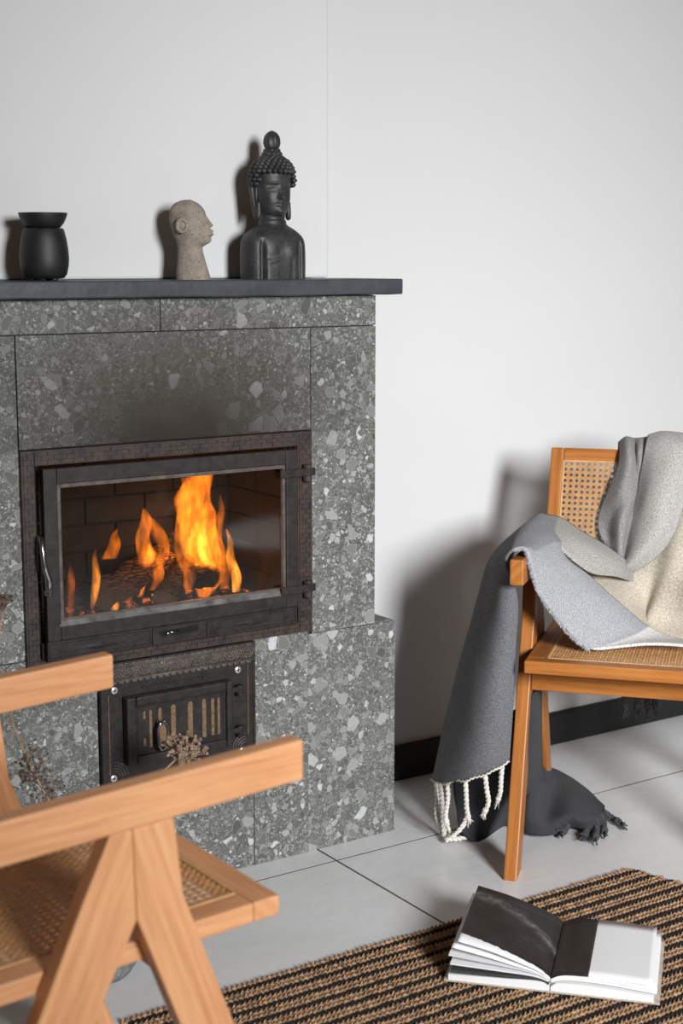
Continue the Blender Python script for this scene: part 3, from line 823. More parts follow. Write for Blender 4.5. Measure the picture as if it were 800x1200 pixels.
SIDE_FOLD = [
  [(0.141, 0.59, 0.773), (0.168, 0.59, 0.774), (0.187, 0.59, 0.775), (0.207, 0.59, 0.775), (0.227, 0.59, 0.776)] ,
  [(0.146, 0.56, 0.856), (0.164, 0.55, 0.87), (0.182, 0.55, 0.869), (0.201, 0.55, 0.869), (0.224, 0.56, 0.873)] ,
  [(0.157, 0.5, 0.85), (0.176, 0.48, 0.862), (0.19, 0.505, 0.85), (0.202, 0.49, 0.858), (0.223, 0.52, 0.861)] ,
  [(0.155, 0.475, 0.813), (0.18, 0.45, 0.817), (0.193, 0.48, 0.804), (0.204, 0.485, 0.807), (0.22, 0.51, 0.811)] ,
  [(0.134, 0.46, 0.757), (0.166, 0.425, 0.761), (0.191, 0.435, 0.757), (0.199, 0.475, 0.747), (0.214, 0.49, 0.75)] ,
  [(0.117, 0.45, 0.706), (0.146, 0.43, 0.706), (0.174, 0.4, 0.712), (0.188, 0.435, 0.703), (0.205, 0.47, 0.7)] ,
  [(0.12, 0.43, 0.671), (0.142, 0.425, 0.665), (0.171, 0.385, 0.666), (0.182, 0.415, 0.659), (0.196, 0.45, 0.656)] ,
  [(0.134, 0.415, 0.647), (0.151, 0.4, 0.639), (0.173, 0.375, 0.633), (0.18, 0.4, 0.628), (0.191, 0.43, 0.627)] ,
  [(0.143, 0.41, 0.63), (0.159, 0.4, 0.623), (0.174, 0.385, 0.617), (0.181, 0.4, 0.614), (0.189, 0.42, 0.611)] ,
]
CREAM = [
  [(0.1, 0.42, 0.606), (0.194, 0.44, 0.618), (0.259, 0.455, 0.668), (0.304, 0.46, 0.738), (0.386, 0.46, 0.8)] ,
  [(0.09, 0.34, 0.592), (0.182, 0.375, 0.574), (0.245, 0.41, 0.596), (0.304, 0.405, 0.649), (0.392, 0.43, 0.669)] ,
  [(0.125, 0.28, 0.567), (0.189, 0.305, 0.546), (0.237, 0.365, 0.526), (0.275, 0.35, 0.551), (0.397, 0.4, 0.577)] ,
  [(0.172, 0.25, 0.544), (0.219, 0.265, 0.515), (0.24, 0.315, 0.497), (0.261, 0.305, 0.493), (0.401, 0.37, 0.496)] ,
  [(0.223, 0.24, 0.509), (0.251, 0.24, 0.486), (0.271, 0.28, 0.468), (0.314, 0.265, 0.467), (0.404, 0.3, 0.464)] ,
]
UNDER = [
  [(-0.169, 0.24, 0.222), (-0.113, 0.2, 0.258), (-0.052, 0.17, 0.292), (-0.003, 0.12, 0.339), (0.02, 0.15, 0.361), (0.01, 0.3, 0.329)] ,
  [(-0.17, 0.22, 0.111), (-0.108, 0.16, 0.137), (-0.041, 0.12, 0.173), (0.004, 0.1, 0.203), (0.022, 0.14, 0.211), (0.018, 0.28, 0.185)] ,
  [(-0.143, 0.134, 0.05), (-0.109, 0.149, 0.03), (-0.05, 0.186, 0.07), (-0.008, 0.226, 0.07), (0.01, 0.259, 0.06), (0.023, 0.35, 0.07)] ,
  [(-0.144, 0.176, 0.01), (-0.097, 0.142, 0.01), (-0.057, 0.26, 0.01), (0.004, 0.217, 0.01), (0.042, 0.217, 0.01), (0.075, 0.263, 0.01)] ,
]
PUDDLE = [
  [(-0.042, 0.264, 0.012), (0.005, 0.212, 0.012), (0.057, 0.221, 0.012), (0.088, 0.278, 0.012), (0.131, 0.273, 0.012), (0.165, 0.316, 0.012)] ,
  [(-0.024, 0.204, 0.05), (0.012, 0.176, 0.07), (0.038, 0.24, 0.035), (0.087, 0.251, 0.05), (0.13, 0.277, 0.035), (0.163, 0.338, 0.02)] ,
  [(-0.015, 0.224, 0.1), (0.013, 0.203, 0.12), (0.033, 0.352, 0.06), (0.084, 0.333, 0.055), (0.128, 0.33, 0.04), (0.161, 0.36, 0.022)] ,
  [(-0.013, 0.315, 0.12), (0.002, 0.35, 0.12), (0.027, 0.47, 0.055), (0.086, 0.407, 0.05), (0.128, 0.39, 0.035), (0.154, 0.387, 0.02)] ,
  [(-0.046, 0.63, 0.012), (-0.019, 0.671, 0.012), (0.033, 0.631, 0.012), (0.092, 0.544, 0.012), (0.13, 0.468, 0.012), (0.151, 0.426, 0.012)] ,
]
TASSEL=[
[(-0.208, 0.195, 0.124), (-0.203, 0.19, 0.084), (-0.202, 0.18, 0.047), (-0.188, 0.17, 0.018)] ,
[(-0.191, 0.16, 0.135), (-0.185, 0.16, 0.086), (-0.181, 0.155, 0.038), (-0.176, 0.15, 0.005)] ,
[(-0.162, 0.1, 0.157), (-0.159, 0.095, 0.122), (-0.165, 0.1, 0.08), (-0.161, 0.1, 0.057)] ,
[(-0.112, 0.045, 0.184), (-0.11, 0.045, 0.153), (-0.109, 0.05, 0.117), (-0.105, 0.055, 0.091)] ,
[(-0.068, 0.035, 0.205), (-0.064, 0.035, 0.171), (-0.061, 0.04, 0.141), (-0.07, 0.045, 0.113)] ,
[(-0.034, 0.05, 0.222), (-0.036, 0.05, 0.193), (-0.038, 0.055, 0.161), (-0.044, 0.06, 0.135)] ,
[(-0.169, 0.122, 0.012), (-0.146, 0.123, 0.03), (-0.13, 0.137, 0.05), (-0.131, 0.164, 0.06)] ,
[(-0.167, 0.125, 0.015), (-0.145, 0.131, 0.015), (-0.124, 0.152, 0.015), (-0.124, 0.182, 0.02)] ,
]
HEM= [(-0.219, 0.2, 0.123), (-0.189, 0.14, 0.14), (-0.163, 0.095, 0.154), (-0.139, 0.07, 0.173), (-0.111, 0.038, 0.184), (-0.09, 0.033, 0.196), (-0.067, 0.028, 0.205), (-0.047, 0.03, 0.218), (-0.034, 0.045, 0.221), (-0.02, 0.06, 0.231)]
_=[
]
DARK=[
[(0.129, 0.29, 0.03), (0.127, 0.272, 0.012), (0.125, 0.229, 0.012)] ,
[(0.143, 0.305, 0.03), (0.148, 0.273, 0.014), (0.15, 0.22, 0.012)] ,
[(0.15, 0.324, 0.03), (0.159, 0.319, 0.012), (0.166, 0.267, 0.012)] ,
[(0.155, 0.356, 0.025), (0.173, 0.357, 0.014), (0.197, 0.33, 0.012)] ,
[(0.084, 0.25, 0.03), (0.079, 0.259, 0.012), (0.074, 0.236, 0.012)] ,
]
REARF=[
[(0.174, 0.6, 0.244), (0.177, 0.6, 0.222), (0.18, 0.6, 0.201)] ,
[(0.203, 0.6, 0.246), (0.206, 0.6, 0.225), (0.208, 0.6, 0.203)] ,
[(0.227, 0.6, 0.248), (0.23, 0.6, 0.227), (0.233, 0.6, 0.205)] ,
[(0.246, 0.6, 0.249), (0.248, 0.6, 0.228), (0.251, 0.6, 0.207)] ,
]
def smoke_mat():
    m = bpy.data.materials.new('thin_smoke'); m.use_nodes = True
    nt = m.node_tree; nt.nodes.clear(); k = NT(nt)
    out = k.n('ShaderNodeOutputMaterial'); vs = k.n('ShaderNodeVolumeScatter')
    vs.inputs['Color'].default_value = (.85, .87, .9, 1)
    k.l(k.math('MULTIPLY', k.ramp(k.noise(k.mapping(k.coord(), (1, 1, .5)), 42, 4, .6), [(.42, 0.0), (.72, 1.0)]), 3.0), vs.inputs['Density'])
    k.l(vs.outputs[0], out.inputs['Volume'])
    return m
flame([(1.330, 2.78, .690), (1.350, 2.78, .730), (1.385, 2.78, .760), (1.410, 2.78, .800), (1.40, 2.78, .840)], [.010, .030, .036, .030, .004], smoke_mat(), 21, .6).name = 'smoke_wisp'
for mat, path, rad, seed in FLAMES: flame(path, rad, M[mat], seed)
d = bpy.data.lights.new('firelight', 'POINT'); d.energy = .85; d.color = (1.0, .36, .08); d.shadow_soft_size = .03
o = bpy.data.objects.new('firelight', d); C.objects.link(o); o.location = (1.47, 2.80, .70); o.parent = fire; local(fire, o)

# ---------------------------------------------------------------- on the mantel
SZ = 1.2447
ob = thing('oil_burner', 'matt black clay oil burner with a bowl on top on the mantel', 'oil burner', (1.161, 2.765, SZ))
b = MB(); b.lathe([(.030, .0035), (.037, .0045), (.0425, .012), (.0462, .028), (.0472, .042), (.0460, .060), (.0430, .080), (.0390, .096), (.0372, .0985), (.033, .099), (.030, .097)], 48)
b.build('jar', M['black_clay'], ob, smooth=True)
b = MB(); b.lathe([(.028, .0985), (.033, .1005), (.039, .108), (.0430, .116), (.0462, .1255), (.0463, .1275), (.0445, .1275), (.041, .119), (.034, .110), (.0, .107)], 48)
b.build('bowl', M['black_clay'], ob, smooth=True)
for i in range(3):
    a = 2 * PI * i / 3 + .9
    b = MB(); b.lathe([(.006, 0), (.007, .002), (.007, .006)], 12, (.026 * math.cos(a), .026 * math.sin(a), 0)); b.build('foot', M['black_clay'], ob)

def loft_head(levels, bumps, n=72, sub=7, power=2.0):
    """levels (z, front, back, half_width): front along local -Y. bumps (z, phi, amp, sz, sphi)"""
    P = spline([(l[1], l[2], l[3]) for l in levels], sub)
    Zs = [q.x for q in spline([(l[0], 0, 0) for l in levels], sub)]
    b = MB(); vs = []
    for (fr, bk, hw), z in zip(P, Zs):
        yc = (bk - fr) / 2 * .15
        for j in range(n):
            t = 2 * PI * j / n
            ct, st_ = math.cos(t), math.sin(t)
            ex = 2.0 / power
            c2 = math.copysign(abs(ct) ** ex, ct); s2 = math.copysign(abs(st_) ** ex, st_)
            y = -(fr if ct > 0 else bk) * c2; x = hw * s2
            tt = t if t <= PI else t - 2 * PI
            for (bz, bp, amp, sz, sp) in bumps:
                g = amp * math.exp(-((z - bz) / sz) ** 2)
                if abs(g) < 1e-6: continue
                e = math.exp(-((tt - bp) / sp) ** 2) + (math.exp(-((tt + bp) / sp) ** 2) if bp else 0)
                y -= g * e * max(0, ct); x += g * e * st_ * .35
            vs.append((x, y, z))
    m = len(P)
    fs = [(i * n + j, i * n + (j + 1) % n, (i + 1) * n + (j + 1) % n, (i + 1) * n + j) for i in range(m - 1) for j in range(n)]
    fs += [tuple(range(n))[::-1], tuple(range((m - 1) * n, m * n))]
    b.add(vs, fs); return b

# long-necked concrete head, profile to the right
hd = thing('head_sculpture', 'speckled beige concrete head with long neck facing right, on the mantel', 'sculpture', (1.480, 2.765, SZ), R(51))
K_ = .000168
lv = []
for (yy, xf, xb, hw) in [(1065, 650, 236, 195), (1058, 655, 234, 198), (930, 618, 241, 172), (790, 578, 256, 150), (700, 560, 258, 145), (668, 570, 256, 150), (635, 612, 248, 170), (590, 628, 232, 190), (530, 632, 210, 205), (470, 628, 190, 215), (410, 616, 172, 222), (350, 610, 163, 226), (300, 604, 162, 224), (250, 590, 170, 212), (200, 556, 190, 190), (160, 510, 232, 150), (132, 450, 295, 100), (121, 400, 350, 40), (120, 378, 372, 4)]:
    lv.append(((1065 - yy) * K_, (xf - 430) * K_, (430 - xb) * K_, hw * K_ * .80))
z_ = lambda yy: (1065 - yy) * K_
bm_ = [(z_(425), 0, 50 * K_, 30 * K_, .25), (z_(388), 0, 42 * K_, 42 * K_, .22), (z_(340), 0, 14 * K_, 30 * K_, .30),
       (z_(488), 0, 48 * K_, 20 * K_, .40), (z_(530), 0, 46 * K_, 20 * K_, .38), (z_(510), 0, 22 * K_, 60 * K_, .45), (z_(600), 0, 42 * K_, 45 * K_, .42),
       (z_(375), .55, -24 * K_, 30 * K_, .26), (z_(372), .60, 12 * K_, 12 * K_, .18), (z_(440), .75, 14 * K_, 45 * K_, .32)]
loft_head(lv, bm_, 96, 8).build('head', M['concrete'], hd, smooth=True)
for s_ in (-1, 1):
    b = MB(); pts = []
    ex, ey, ez, er = s_ * .0300, .0125, z_(428), .0122
    ring = [(ex + s_ * .0035, ey + er * .82 * math.cos(2 * PI * j / 20), ez + er * math.sin(2 * PI * j / 20)) for j in range(21)]
    b.tube(ring, .0042, 8); b.ball((ex + s_ * .0005, ey, ez), (.0046, .0100, .0112), 14, 8)
    b.build('ear', M['concrete'], hd, smooth=True)

# dark stone bust with curled hair and topknot flame
bd = thing('buddha_bust', 'dark stone bust with curled hair, topknot and long ears on the mantel', 'sculpture', (1.675, 2.772, SZ))
Q = .000338
def torso():
    lev = [(0, .040, .036, 205), (6, .041, .037, 208), (100, .041, .037, 210), (200, .040, .036, 208), (255, .037, .034, 196), (290, .032, .031, 165), (312, .028, .028, 130), (330, .0255, .0265, 98), (352, .0235, .0250, 84), (380, .0225, .024, 78), (440, .022, .024, 76)]
    P = spline([(l[1], l[2], l[3] * Q) for l in lev], 8); Zs = [q.x * Q for q in spline([(l[0], 0, 0) for l in lev], 8)]
    n = 120; vs = []; b = MB()
    for (fr, bk, hw), z in zip(P, Zs):
        zu = z / Q
        pw = 2.0 + 1.1 * max(0, min(1, (310 - zu) / 80))
        for j in range(n):
            t = 2 * PI * j / n; ct, st_ = math.cos(t), math.sin(t)
            c2 = math.copysign(abs(ct) ** (2 / pw), ct); s2 = math.copysign(abs(st_) ** (2 / pw), st_)
            y = -(fr if ct > 0 else bk) * c2; x = hw * s2; xu = x / Q
            if ct > 0.02 and zu < 330:
                wgt = max(0, min(1, (330 - zu) / 40))
                # cleft between arm and chest
                for s_ in (-1, 1):
                    y += .0085 * math.exp(-((xu - s_ * 132) / 13) ** 2) * max(0, min(1, (255 - zu) / 60))
                y -= .0035 * math.exp(-((abs(xu) - 60) / 55) ** 2) * math.exp(-((zu - 185) / 60) ** 2)
                # sash from the left shoulder down across the chest
                edge = 118 + 175 * max(0, (xu + 110) / 215) ** 2.2
                if abs(xu) < 122:
                    k = 1 / (1 + math.exp(-(edge - zu) / 4.5))
                    y -= .0042 * k * wgt
                    y += .0030 * math.exp(-((zu - (edge - 34)) / 5) ** 2) * k
                    if xu > 30: y += .0022 * math.exp(-((xu - 62) / 5) ** 2) * (zu < 130)
            for zr in (352, 384):
                if zu > 325: y -= math.copysign(.0016, ct) * math.exp(-((zu - zr) / 9) ** 2) * abs(ct); x += math.copysign(.0016, st_) * math.exp(-((zu - zr) / 9) ** 2) * abs(st_)
            vs.append((x, y, z))
    m = len(P)
    fs = [(i * n + j, i * n + (j + 1) % n, (i + 1) * n + (j + 1) % n, (i + 1) * n + j) for i in range(m - 1) for j in range(n)]
    fs += [tuple(range(n))[::-1], tuple(range((m - 1) * n, m * n))]
    b.add(vs, fs); return b
torso().build('torso', M['buddha'], bd, smooth=True)
lev = [(372, 40, 62, 40), (382, 78, 76, 62), (400, 96, 90, 82), (430, 104, 104, 98), (470, 106, 112, 107), (510, 106, 118, 112), (555, 105, 122, 116), (600, 107, 124, 120), (640, 108, 122, 120), (690, 96, 108, 108), (728, 66, 76, 78), (748, 26, 30, 32), (750, 3, 3, 3)]
lv = [(z * Q, f * Q, k * Q, w * Q) for z, f, k, w in lev]
bm_ = [(495 * Q, 0, 27 * Q, 15 * Q, .19), (520 * Q, 0, 15 * Q, 30 * Q, .14), (478 * Q, 0, 8 * Q, 12 * Q, .16), (463 * Q, 0, 17 * Q, 6.5 * Q, .30), (446 * Q, 0, 16 * Q, 7 * Q, .25), (410 * Q, 0, 14 * Q, 18 * Q, .30),
       (553 * Q, .48, -17 * Q, 18 * Q, .27), (549 * Q, .50, 17 * Q, 9 * Q, .20), (582 * Q, .46, 8 * Q, 7 * Q, .34), (490 * Q, .70, 8 * Q, 36 * Q, .30)]
loft_head(lv, bm_, 96, 9).build('head', M['buddha'], bd, smooth=True)
b = MB()
for r in range(9):                                  # rows of snail curls
    el = R(-14 + r * 11.5)
    rad = 140 * math.cos(el) ** .62; zz = 606 + 128 * math.sin(el)
    m = max(5, int(2 * PI * rad / 35))
    for i in range(m):
        t = 2 * PI * (i + .5 * (r % 2)) / m
        tt = t if t <= PI else t - 2 * PI
        if abs(tt) < 1.12 and zz < 632 - 0 * abs(tt): continue
        if 1.12 <= abs(tt) < 2.0 and zz < 572: continue
        x = rad * .97 * math.sin(t) * Q; y = -rad * .95 * math.cos(t) * Q
        b.ball((x, y + .002 * 0, zz * Q), (17.5 * Q, 17.5 * Q, 17.5 * Q), 10, 7)
        b.ball((x * 1.10, y * 1.10, zz * Q), (8 * Q, 8 * Q, 8 * Q), 8, 5)
for (zz, rad, m, s_) in ((735, 60, 12, 17), (758, 50, 10, 15), (778, 42, 9, 13)):
    for i in range(m):
        t = 2 * PI * (i + (zz % 3) * .2) / m; b.ball((rad * math.sin(t) * Q, -rad * math.cos(t) * Q, zz * Q), s_ * Q, 10, 7)
b.build('hair_curls', M['buddha'], bd, smooth=True)
b = MB(); b.lathe([(66 * Q, 715 * Q), (60 * Q, 750 * Q), (50 * Q, 780 * Q), (36 * Q, 800 * Q)], 24)
b.build('topknot', M['buddha'], bd, smooth=True)
b = MB(); n = 40; vs = []; prof = [(34, 786), (44, 800), (49, 822), (48, 845), (42, 866), (30, 884), (14, 895), (2, 899)]
for rad, zz in prof:
    for j in range(n):
        t = 2 * PI * j / n; k = rad * (1 + .10 * math.cos(6 * t + zz * .03))
        vs.append((k * math.sin(t) * Q, -k * math.cos(t) * Q, zz * Q))
fs = [(i * n + j, i * n + (j + 1) % n, (i + 1) * n + (j + 1) % n, (i + 1) * n + j) for i in range(len(prof) - 1) for j in range(n)] + [tuple(range(n))[::-1]]
b.add(vs, fs); b.build('flame_finial', M['buddha'], bd, smooth=True)
for s_ in (-1, 1):
    b = MB(); X = lambda x: s_ * (x * .90) * Q
    rim = spline([(X(118), -6 * Q, 560 * Q), (X(130), 6 * Q, 592 * Q), (X(140), 26 * Q, 588 * Q), (X(142), 32 * Q, 550 * Q), (X(136), 26 * Q, 490 * Q), (X(132), 14 * Q, 430 * Q), (X(128), 4 * Q, 382 * Q), (X(122), -10 * Q, 376 * Q), (X(120), -16 * Q, 400 * Q), (X(118), -12 * Q, 470 * Q)], 5)
    b.tube(rim, [16 * Q] * len(rim), 8)
    b.ball((X(128), 10 * Q, 520 * Q), (12 * Q, 24 * Q, 66 * Q), 10, 8); b.ball((X(127), 2 * Q, 410 * Q), (17 * Q, 22 * Q, 40 * Q), 10, 8)
    b.build('ear', M['buddha'], bd, smooth=True)

# ---------------------------------------------------------------- chairs
W_ = .52
def beam(name, poly_uz, a0, a1, L, parent, bev=.003):
    """polygon in the (u, z) side plane, extruded across the chair"""
    b = MB(); b.prism([(a0, u, z) for u, z in poly_uz], (a1 - a0, 0, 0), L)
    return b.build(name, M['wood'], parent, bevel=bev)
def cane(name, origin, ex, ey, nx, ny, pitch, parent):
    """six-way woven cane: paired warps and wefts, two diagonals, open eyelets"""
    o_, ex, ey = Vector(origin), Vector(ex).normalized(), Vector(ey).normalized(); nn = ex.cross(ey)
    w, h = nx * pitch, ny * pitch
    b = MB()
    def strip(p, q, wd, lvl, th=.0007):
        P = o_ + ex * p[0] + ey * p[1]; Q_ = o_ + ex * q[0] + ey * q[1]
        d = (Q_ - P).normalized(); s_ = d.cross(nn) * wd / 2; up = nn * lvl; t = nn * th
        b.hexa([P - s_ + up, P + s_ + up, Q_ + s_ + up, Q_ - s_ + up, P - s_ + up + t, P + s_ + up + t, Q_ + s_ + up + t, Q_ - s_ + up + t])
    sw = .0019; g = .0017
    for i in range(nx + 1):
        for s_ in (-g, g):
            x = i * pitch + s_
            if 0 <= x <= w: strip((x, 0), (x, h), sw, 0)
    for j in range(ny + 1):
        for s_ in (-g, g):
            y = j * pitch + s_
            if 0 <= y <= h: strip((0, y), (w, y), sw, .0006)
    for k in range(-ny, nx + 1):
        c = (k + .5) * pitch
        y0 = max(0, -c); y1 = min(h, w - c)
        if y1 - y0 > pitch * .3: strip((c + y0, y0), (c + y1, y1), .0021, .0012)
        y0 = max(0, -c); y1 = min(h, w - c)
        if y1 - y0 > pitch * .3: strip((w - c - y0, y0), (w - c - y1, y1), .0021, .0016)
    o = b.build(name, M['cane'], parent); o['kind'] = 'stuff'
    return o
def zt(u): return .683 - .05 * u                    # top of the arms
def zs(u): return .4685 - .035 * u                  # top of the seat
def make_chair(label, loc, rz):
    t = thing('cane_armchair', label, 'chair', loc, rz, None)
    for a in (0.0, W_):
        beam('leg', [(-.036, 0), (.032, 0), (.219, .502), (.2225, zt(.22) - .054), (.166, zt(.17) - .054), (.155, .52)], a - .014, a + .014, (0, .33, 1), t)
        beam('leg', [(.478, 0), (.542, 0), (.29, .54), (.252, zt(.25) - .054), (.2227, zt(.22) - .054), (.2195, .502)], a - .014, a + .014, (0, -.46, 1), t)
        beam('armrest', [(-.022, zt(0) - .054), (.47, zt(.47) - .054), (.47, zt(.47)), (-.022, zt(0))], a - .0145, a + .0145, (0, 1, 0), t, .004)
    x0, x1, u0, u1, rw, th = .016, W_ - .016, -.004, .455, .040, .027
    def rail(pts, L):
        b = MB(); b.hexa([(x, u, zs(u) - th) for x, u in pts] + [(x, u, zs(u)) for x, u in pts], L)
        return b.build('seat_rail', M['wood'], t, bevel=.003)
    rail([(x0, u0), (x1, u0), (x1, u0 + rw), (x0, u0 + rw)], (1, 0, 0))
    rail([(x0, u1 - rw), (x1, u1 - rw), (x1, u1), (x0, u1)], (1, 0, 0))
    rail([(x0, u0 + rw), (x0 + rw, u0 + rw), (x0 + rw, u1 - rw), (x0, u1 - rw)], (0, 1, 0))
    rail([(x1 - rw, u0 + rw), (x1, u0 + rw), (x1, u1 - rw), (x1 - rw, u1 - rw)], (0, 1, 0))
    b = MB(); e = .004                              # cane spline round the seat
    for (p, q, r_, s_) in ((x0 + rw, x1 - rw, u0 + rw, u0 + rw + e), (x0 + rw, x1 - rw, u1 - rw - e, u1 - rw), (x0 + rw, x0 + rw + e, u0 + rw, u1 - rw), (x1 - rw - e, x1 - rw, u0 + rw, u1 - rw)):
        b.hexa([(p, r_, zs(r_) - .004), (q, r_, zs(r_) - .004), (q, s_, zs(s_) - .004), (p, s_, zs(s_) - .004), (p, r_, zs(r_) + .0008), (q, r_, zs(r_) + .0008), (q, s_, zs(s_) + .0008), (p, s_, zs(s_) + .0008)])
    b.build('cane_spline', M['cane_edge'], t)
    pt = .0128; nx = int((x1 - x0 - 2 * rw) / pt); ny = int((u1 - u0 - 2 * rw) / pt)
    cane('cane_seat', (x0 + rw, u0 + rw, zs(u0 + rw) - .0035), (1, 0, 0), (0, 1, -.035), nx + 1, ny + 1, (x1 - x0 - 2 * rw) / (nx + 1), t)
    for (ua, ub) in ((.118, .140), (.395, .417)):    # cross rails under the seat
        b = MB(); b.box(.0145, W_ - .0145, ua, ub, .372 if ua < .2 else .385, zs(ua) - .0275, (1, 0, 0)); b.build('cross_rail', M['wood'], t, bevel=.003)
    # leaning cane back
    dz = Vector((0, .36, 1)).normalized(); dn = Vector((0, 1, -.36)).normalized()
    B0 = Vector((0, .392, .53)); H_ = .342
    def bp(x, h, k): return Vector((x, 0, 0)) + B0 + dz * h + dn * k
    xa, xb, fw = -.004, W_ + .004, .030
    def bar(xx0, xx1, h0, h1, L, nm='back_frame'):
        b = MB(); b.hexa([bp(xx0, h0, 0), bp(xx1, h0, 0), bp(xx1, h0, .022), bp(xx0, h0, .022), bp(xx0, h1, 0), bp(xx1, h1, 0), bp(xx1, h1, .022), bp(xx0, h1, .022)], L)
        return b.build(nm, M['wood'], t, bevel=.003)
    bar(xa, xa + fw, 0, H_, dz); bar(xb - fw, xb, 0, H_, dz)
    bar(xa + fw, xb - fw, H_ - .030, H_, (1, 0, 0)); bar(xa + fw, xb - fw, 0, .030, (1, 0, 0))
    b = MB(); e = .0035
    for (p, q, h0, h1) in ((xa + fw, xb - fw, .030, .030 + e), (xa + fw, xb - fw, H_ - .030 - e, H_ - .030), (xa + fw, xa + fw + e, .030, H_ - .030), (xb - fw - e, xb - fw, .030, H_ - .030)):
        b.hexa([bp(p, h0, -.001), bp(q, h0, -.001), bp(q, h0, .006), bp(p, h0, .006), bp(p, h1, -.001), bp(q, h1, -.001), bp(q, h1, .006), bp(p, h1, .006)])
    b.build('cane_spline', M['cane_edge'], t)
    wx = xb - xa - 2 * fw; hz = H_ - .06
    nx = round(wx / .0132); ny = round(hz / .0132)
    cane('cane_back', bp(xa + fw, .030, .004), (1, 0, 0), dz, nx, ny, wx / nx, t)
    # low posts carry the back on the rear seat rail
    for x in (.045, W_ - .075):
        b = MB(); b.hexa([(x, .405, .440), (x + .03, .405, .440), (x + .03, .425, .440), (x, .425, .440)] + [bp(x, .012, 0), bp(x + .03, .012, 0), bp(x + .03, .012, .020), bp(x, .012, .020)], (0, 0, 1))
        b.build('back_post', M['wood'], t, bevel=.002)
    return t
CH_LOC = (1.992, 2.335, 0); CH_RZ = R(-49)
chair = make_chair('honey teak armchair with woven cane, draped with a grey blanket, beside the wall', CH_LOC, CH_RZ)
def dup(root, label, loc, rz, swap):
    r = root.copy(); C.objects.link(r); r.location = loc; r.rotation_euler = (0, 0, rz); r['label'] = label
    for ch in list(root.children):
        c = ch.copy(); C.objects.link(c); c.parent = r
        if c.data.materials and c.data.materials[0] == swap[0]:
            c.material_slots[0].link = 'OBJECT'; c.material_slots[0].material = swap[1]
    return r
near = dup(chair, 'bare wooden cane armchair with V-shaped legs, close up before the stove', (.966, 1.582, 0), R(92.0), (M['wood'], M['wood_lit']))
chair['group'] = near['group'] = 'cane armchairs'

# ---------------------------------------------------------------- blanket
th_ = thing('throw_blanket', 'grey and cream woollen throw with fringe draped over the cane armchair', 'blanket', CH_LOC, CH_RZ)
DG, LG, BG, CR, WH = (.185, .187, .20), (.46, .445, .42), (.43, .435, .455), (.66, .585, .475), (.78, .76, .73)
SQ = (.33, .335, .355)
MG = (.30, .293, .283)
cloth_mb = {'n': 0}
def surf(rows, colf, name, sub=9, thick=.006, seed=0, amp=.0028, freq=14):
    rows = [spline(r, sub) for r in rows]
    cols = list(zip(*rows)); cols = [spline(c, sub) for c in cols]
    grid = list(zip(*cols)); nr, nc = len(grid), len(grid[0])
    me = bpy.data.meshes.new(name)
    vs = []
    for i, r in enumerate(grid):
        for j, p in enumerate(r):
            p = Vector(p)
            nz = noise.noise(p * freq + Vector((seed * 3.7, 0, 0))) + .5 * noise.noise(p * freq * 2.3 + Vector((0, seed, 0)))
            vs.append(p + Vector((noise.noise(p * 11 + Vector((5, seed, 0))) * .5, nz, 0)) * amp)
    fs = [(i * nc + j, (i + 1) * nc + j, (i + 1) * nc + j + 1, i * nc + j + 1) for i in range(nr - 1) for j in range(nc - 1)]
    me.from_pydata([tuple(v) for v in vs], [], fs)
    me.materials.append(M['fabric'])
    # lengths along the cloth for the weave
    U_ = [[0.0] * nc for _ in range(nr)]; V_ = [[0.0] * nc for _ in range(nr)]
    for i in range(nr):
        for j in range(nc):
            if j: U_[i][j] = U_[i][j - 1] + (vs[i * nc + j] - vs[i * nc + j - 1]).length
            if i: V_[i][j] = V_[i - 1][j] + (vs[i * nc + j] - vs[(i - 1) * nc + j]).length
    mu = [sum(U_[i][j] for i in range(nr)) / nr for j in range(nc)]
    mv = [sum(V_[i][j] for j in range(nc)) / nc for i in range(nr)]
    ul = me.uv_layers.new(name='UVMap'); ca = me.color_attributes.new('Col', 'FLOAT_COLOR', 'POINT')
    for l in me.loops: ul.data[l.index].uv = (mu[l.vertex_index % nc], mv[l.vertex_index // nc])
    for i in range(nr):
        for j in range(nc):
            c, tw = colf(i / sub, j / sub)
            ca.data[i * nc + j].color = (*c, tw)
    for p in me.polygons: p.use_smooth = True
    o = bpy.data.objects.new(name, me); C.objects.link(o); o.parent = th_
    s_ = o.modifiers.new('thick', 'SOLIDIFY'); s_.thickness = thick; s_.offset = 0; s_.use_rim = True
    return o
def col_sheet(i, j):
    if i < 5.6: return DG, 1.0
    if i < 7.25: return (SQ, .8) if j > .9 else (BG, .6)
    if i <= 12.1 : return (BG, .45) if j < 4.7 or i > 9 else (LG, .5)
    return WH, .1
surf(SHEET, col_sheet, 'arm_drape', seed=1, amp=.0045, freq=9)
def fuzz(rows, col):
    e = spline([r[0] for r in rows], 40); b = MB(); rr = random.Random(4)
    for p in e:
        for k in range(4):
            q = p + Vector((rr.uniform(-.002, .002), rr.uniform(-.003, .003), rr.uniform(-.002, .002)))
            d = Vector((rr.uniform(-1, .2), rr.uniform(-1, .4), rr.uniform(-1, .1))).normalized() * rr.uniform(.003, .007)
            b.tube([q, q + d * .6, q + d + Vector((rr.uniform(-.001, .001), 0, 0))], [.0005, .0004, .0002], 3, cap=False)
    o = b.build('edge_fuzz', flat_mat('wool_fuzz', col, .95), th_); o['kind'] = 'stuff'
fuzz(SHEET[6:13], (.42, .425, .44))
surf(BAND, lambda i, j: (LG, .7) if i > .9 else (SQ, .8), 'arm_fold', seed=2)
surf(BACK_FOLD, lambda i, j: (LG, .15), 'back_drape', seed=3)
surf(SIDE_FOLD, lambda i, j: (MG, .4), 'side_fold', seed=4)
surf(CREAM, lambda i, j: (CR, .1), 'cream_fold', seed=5)
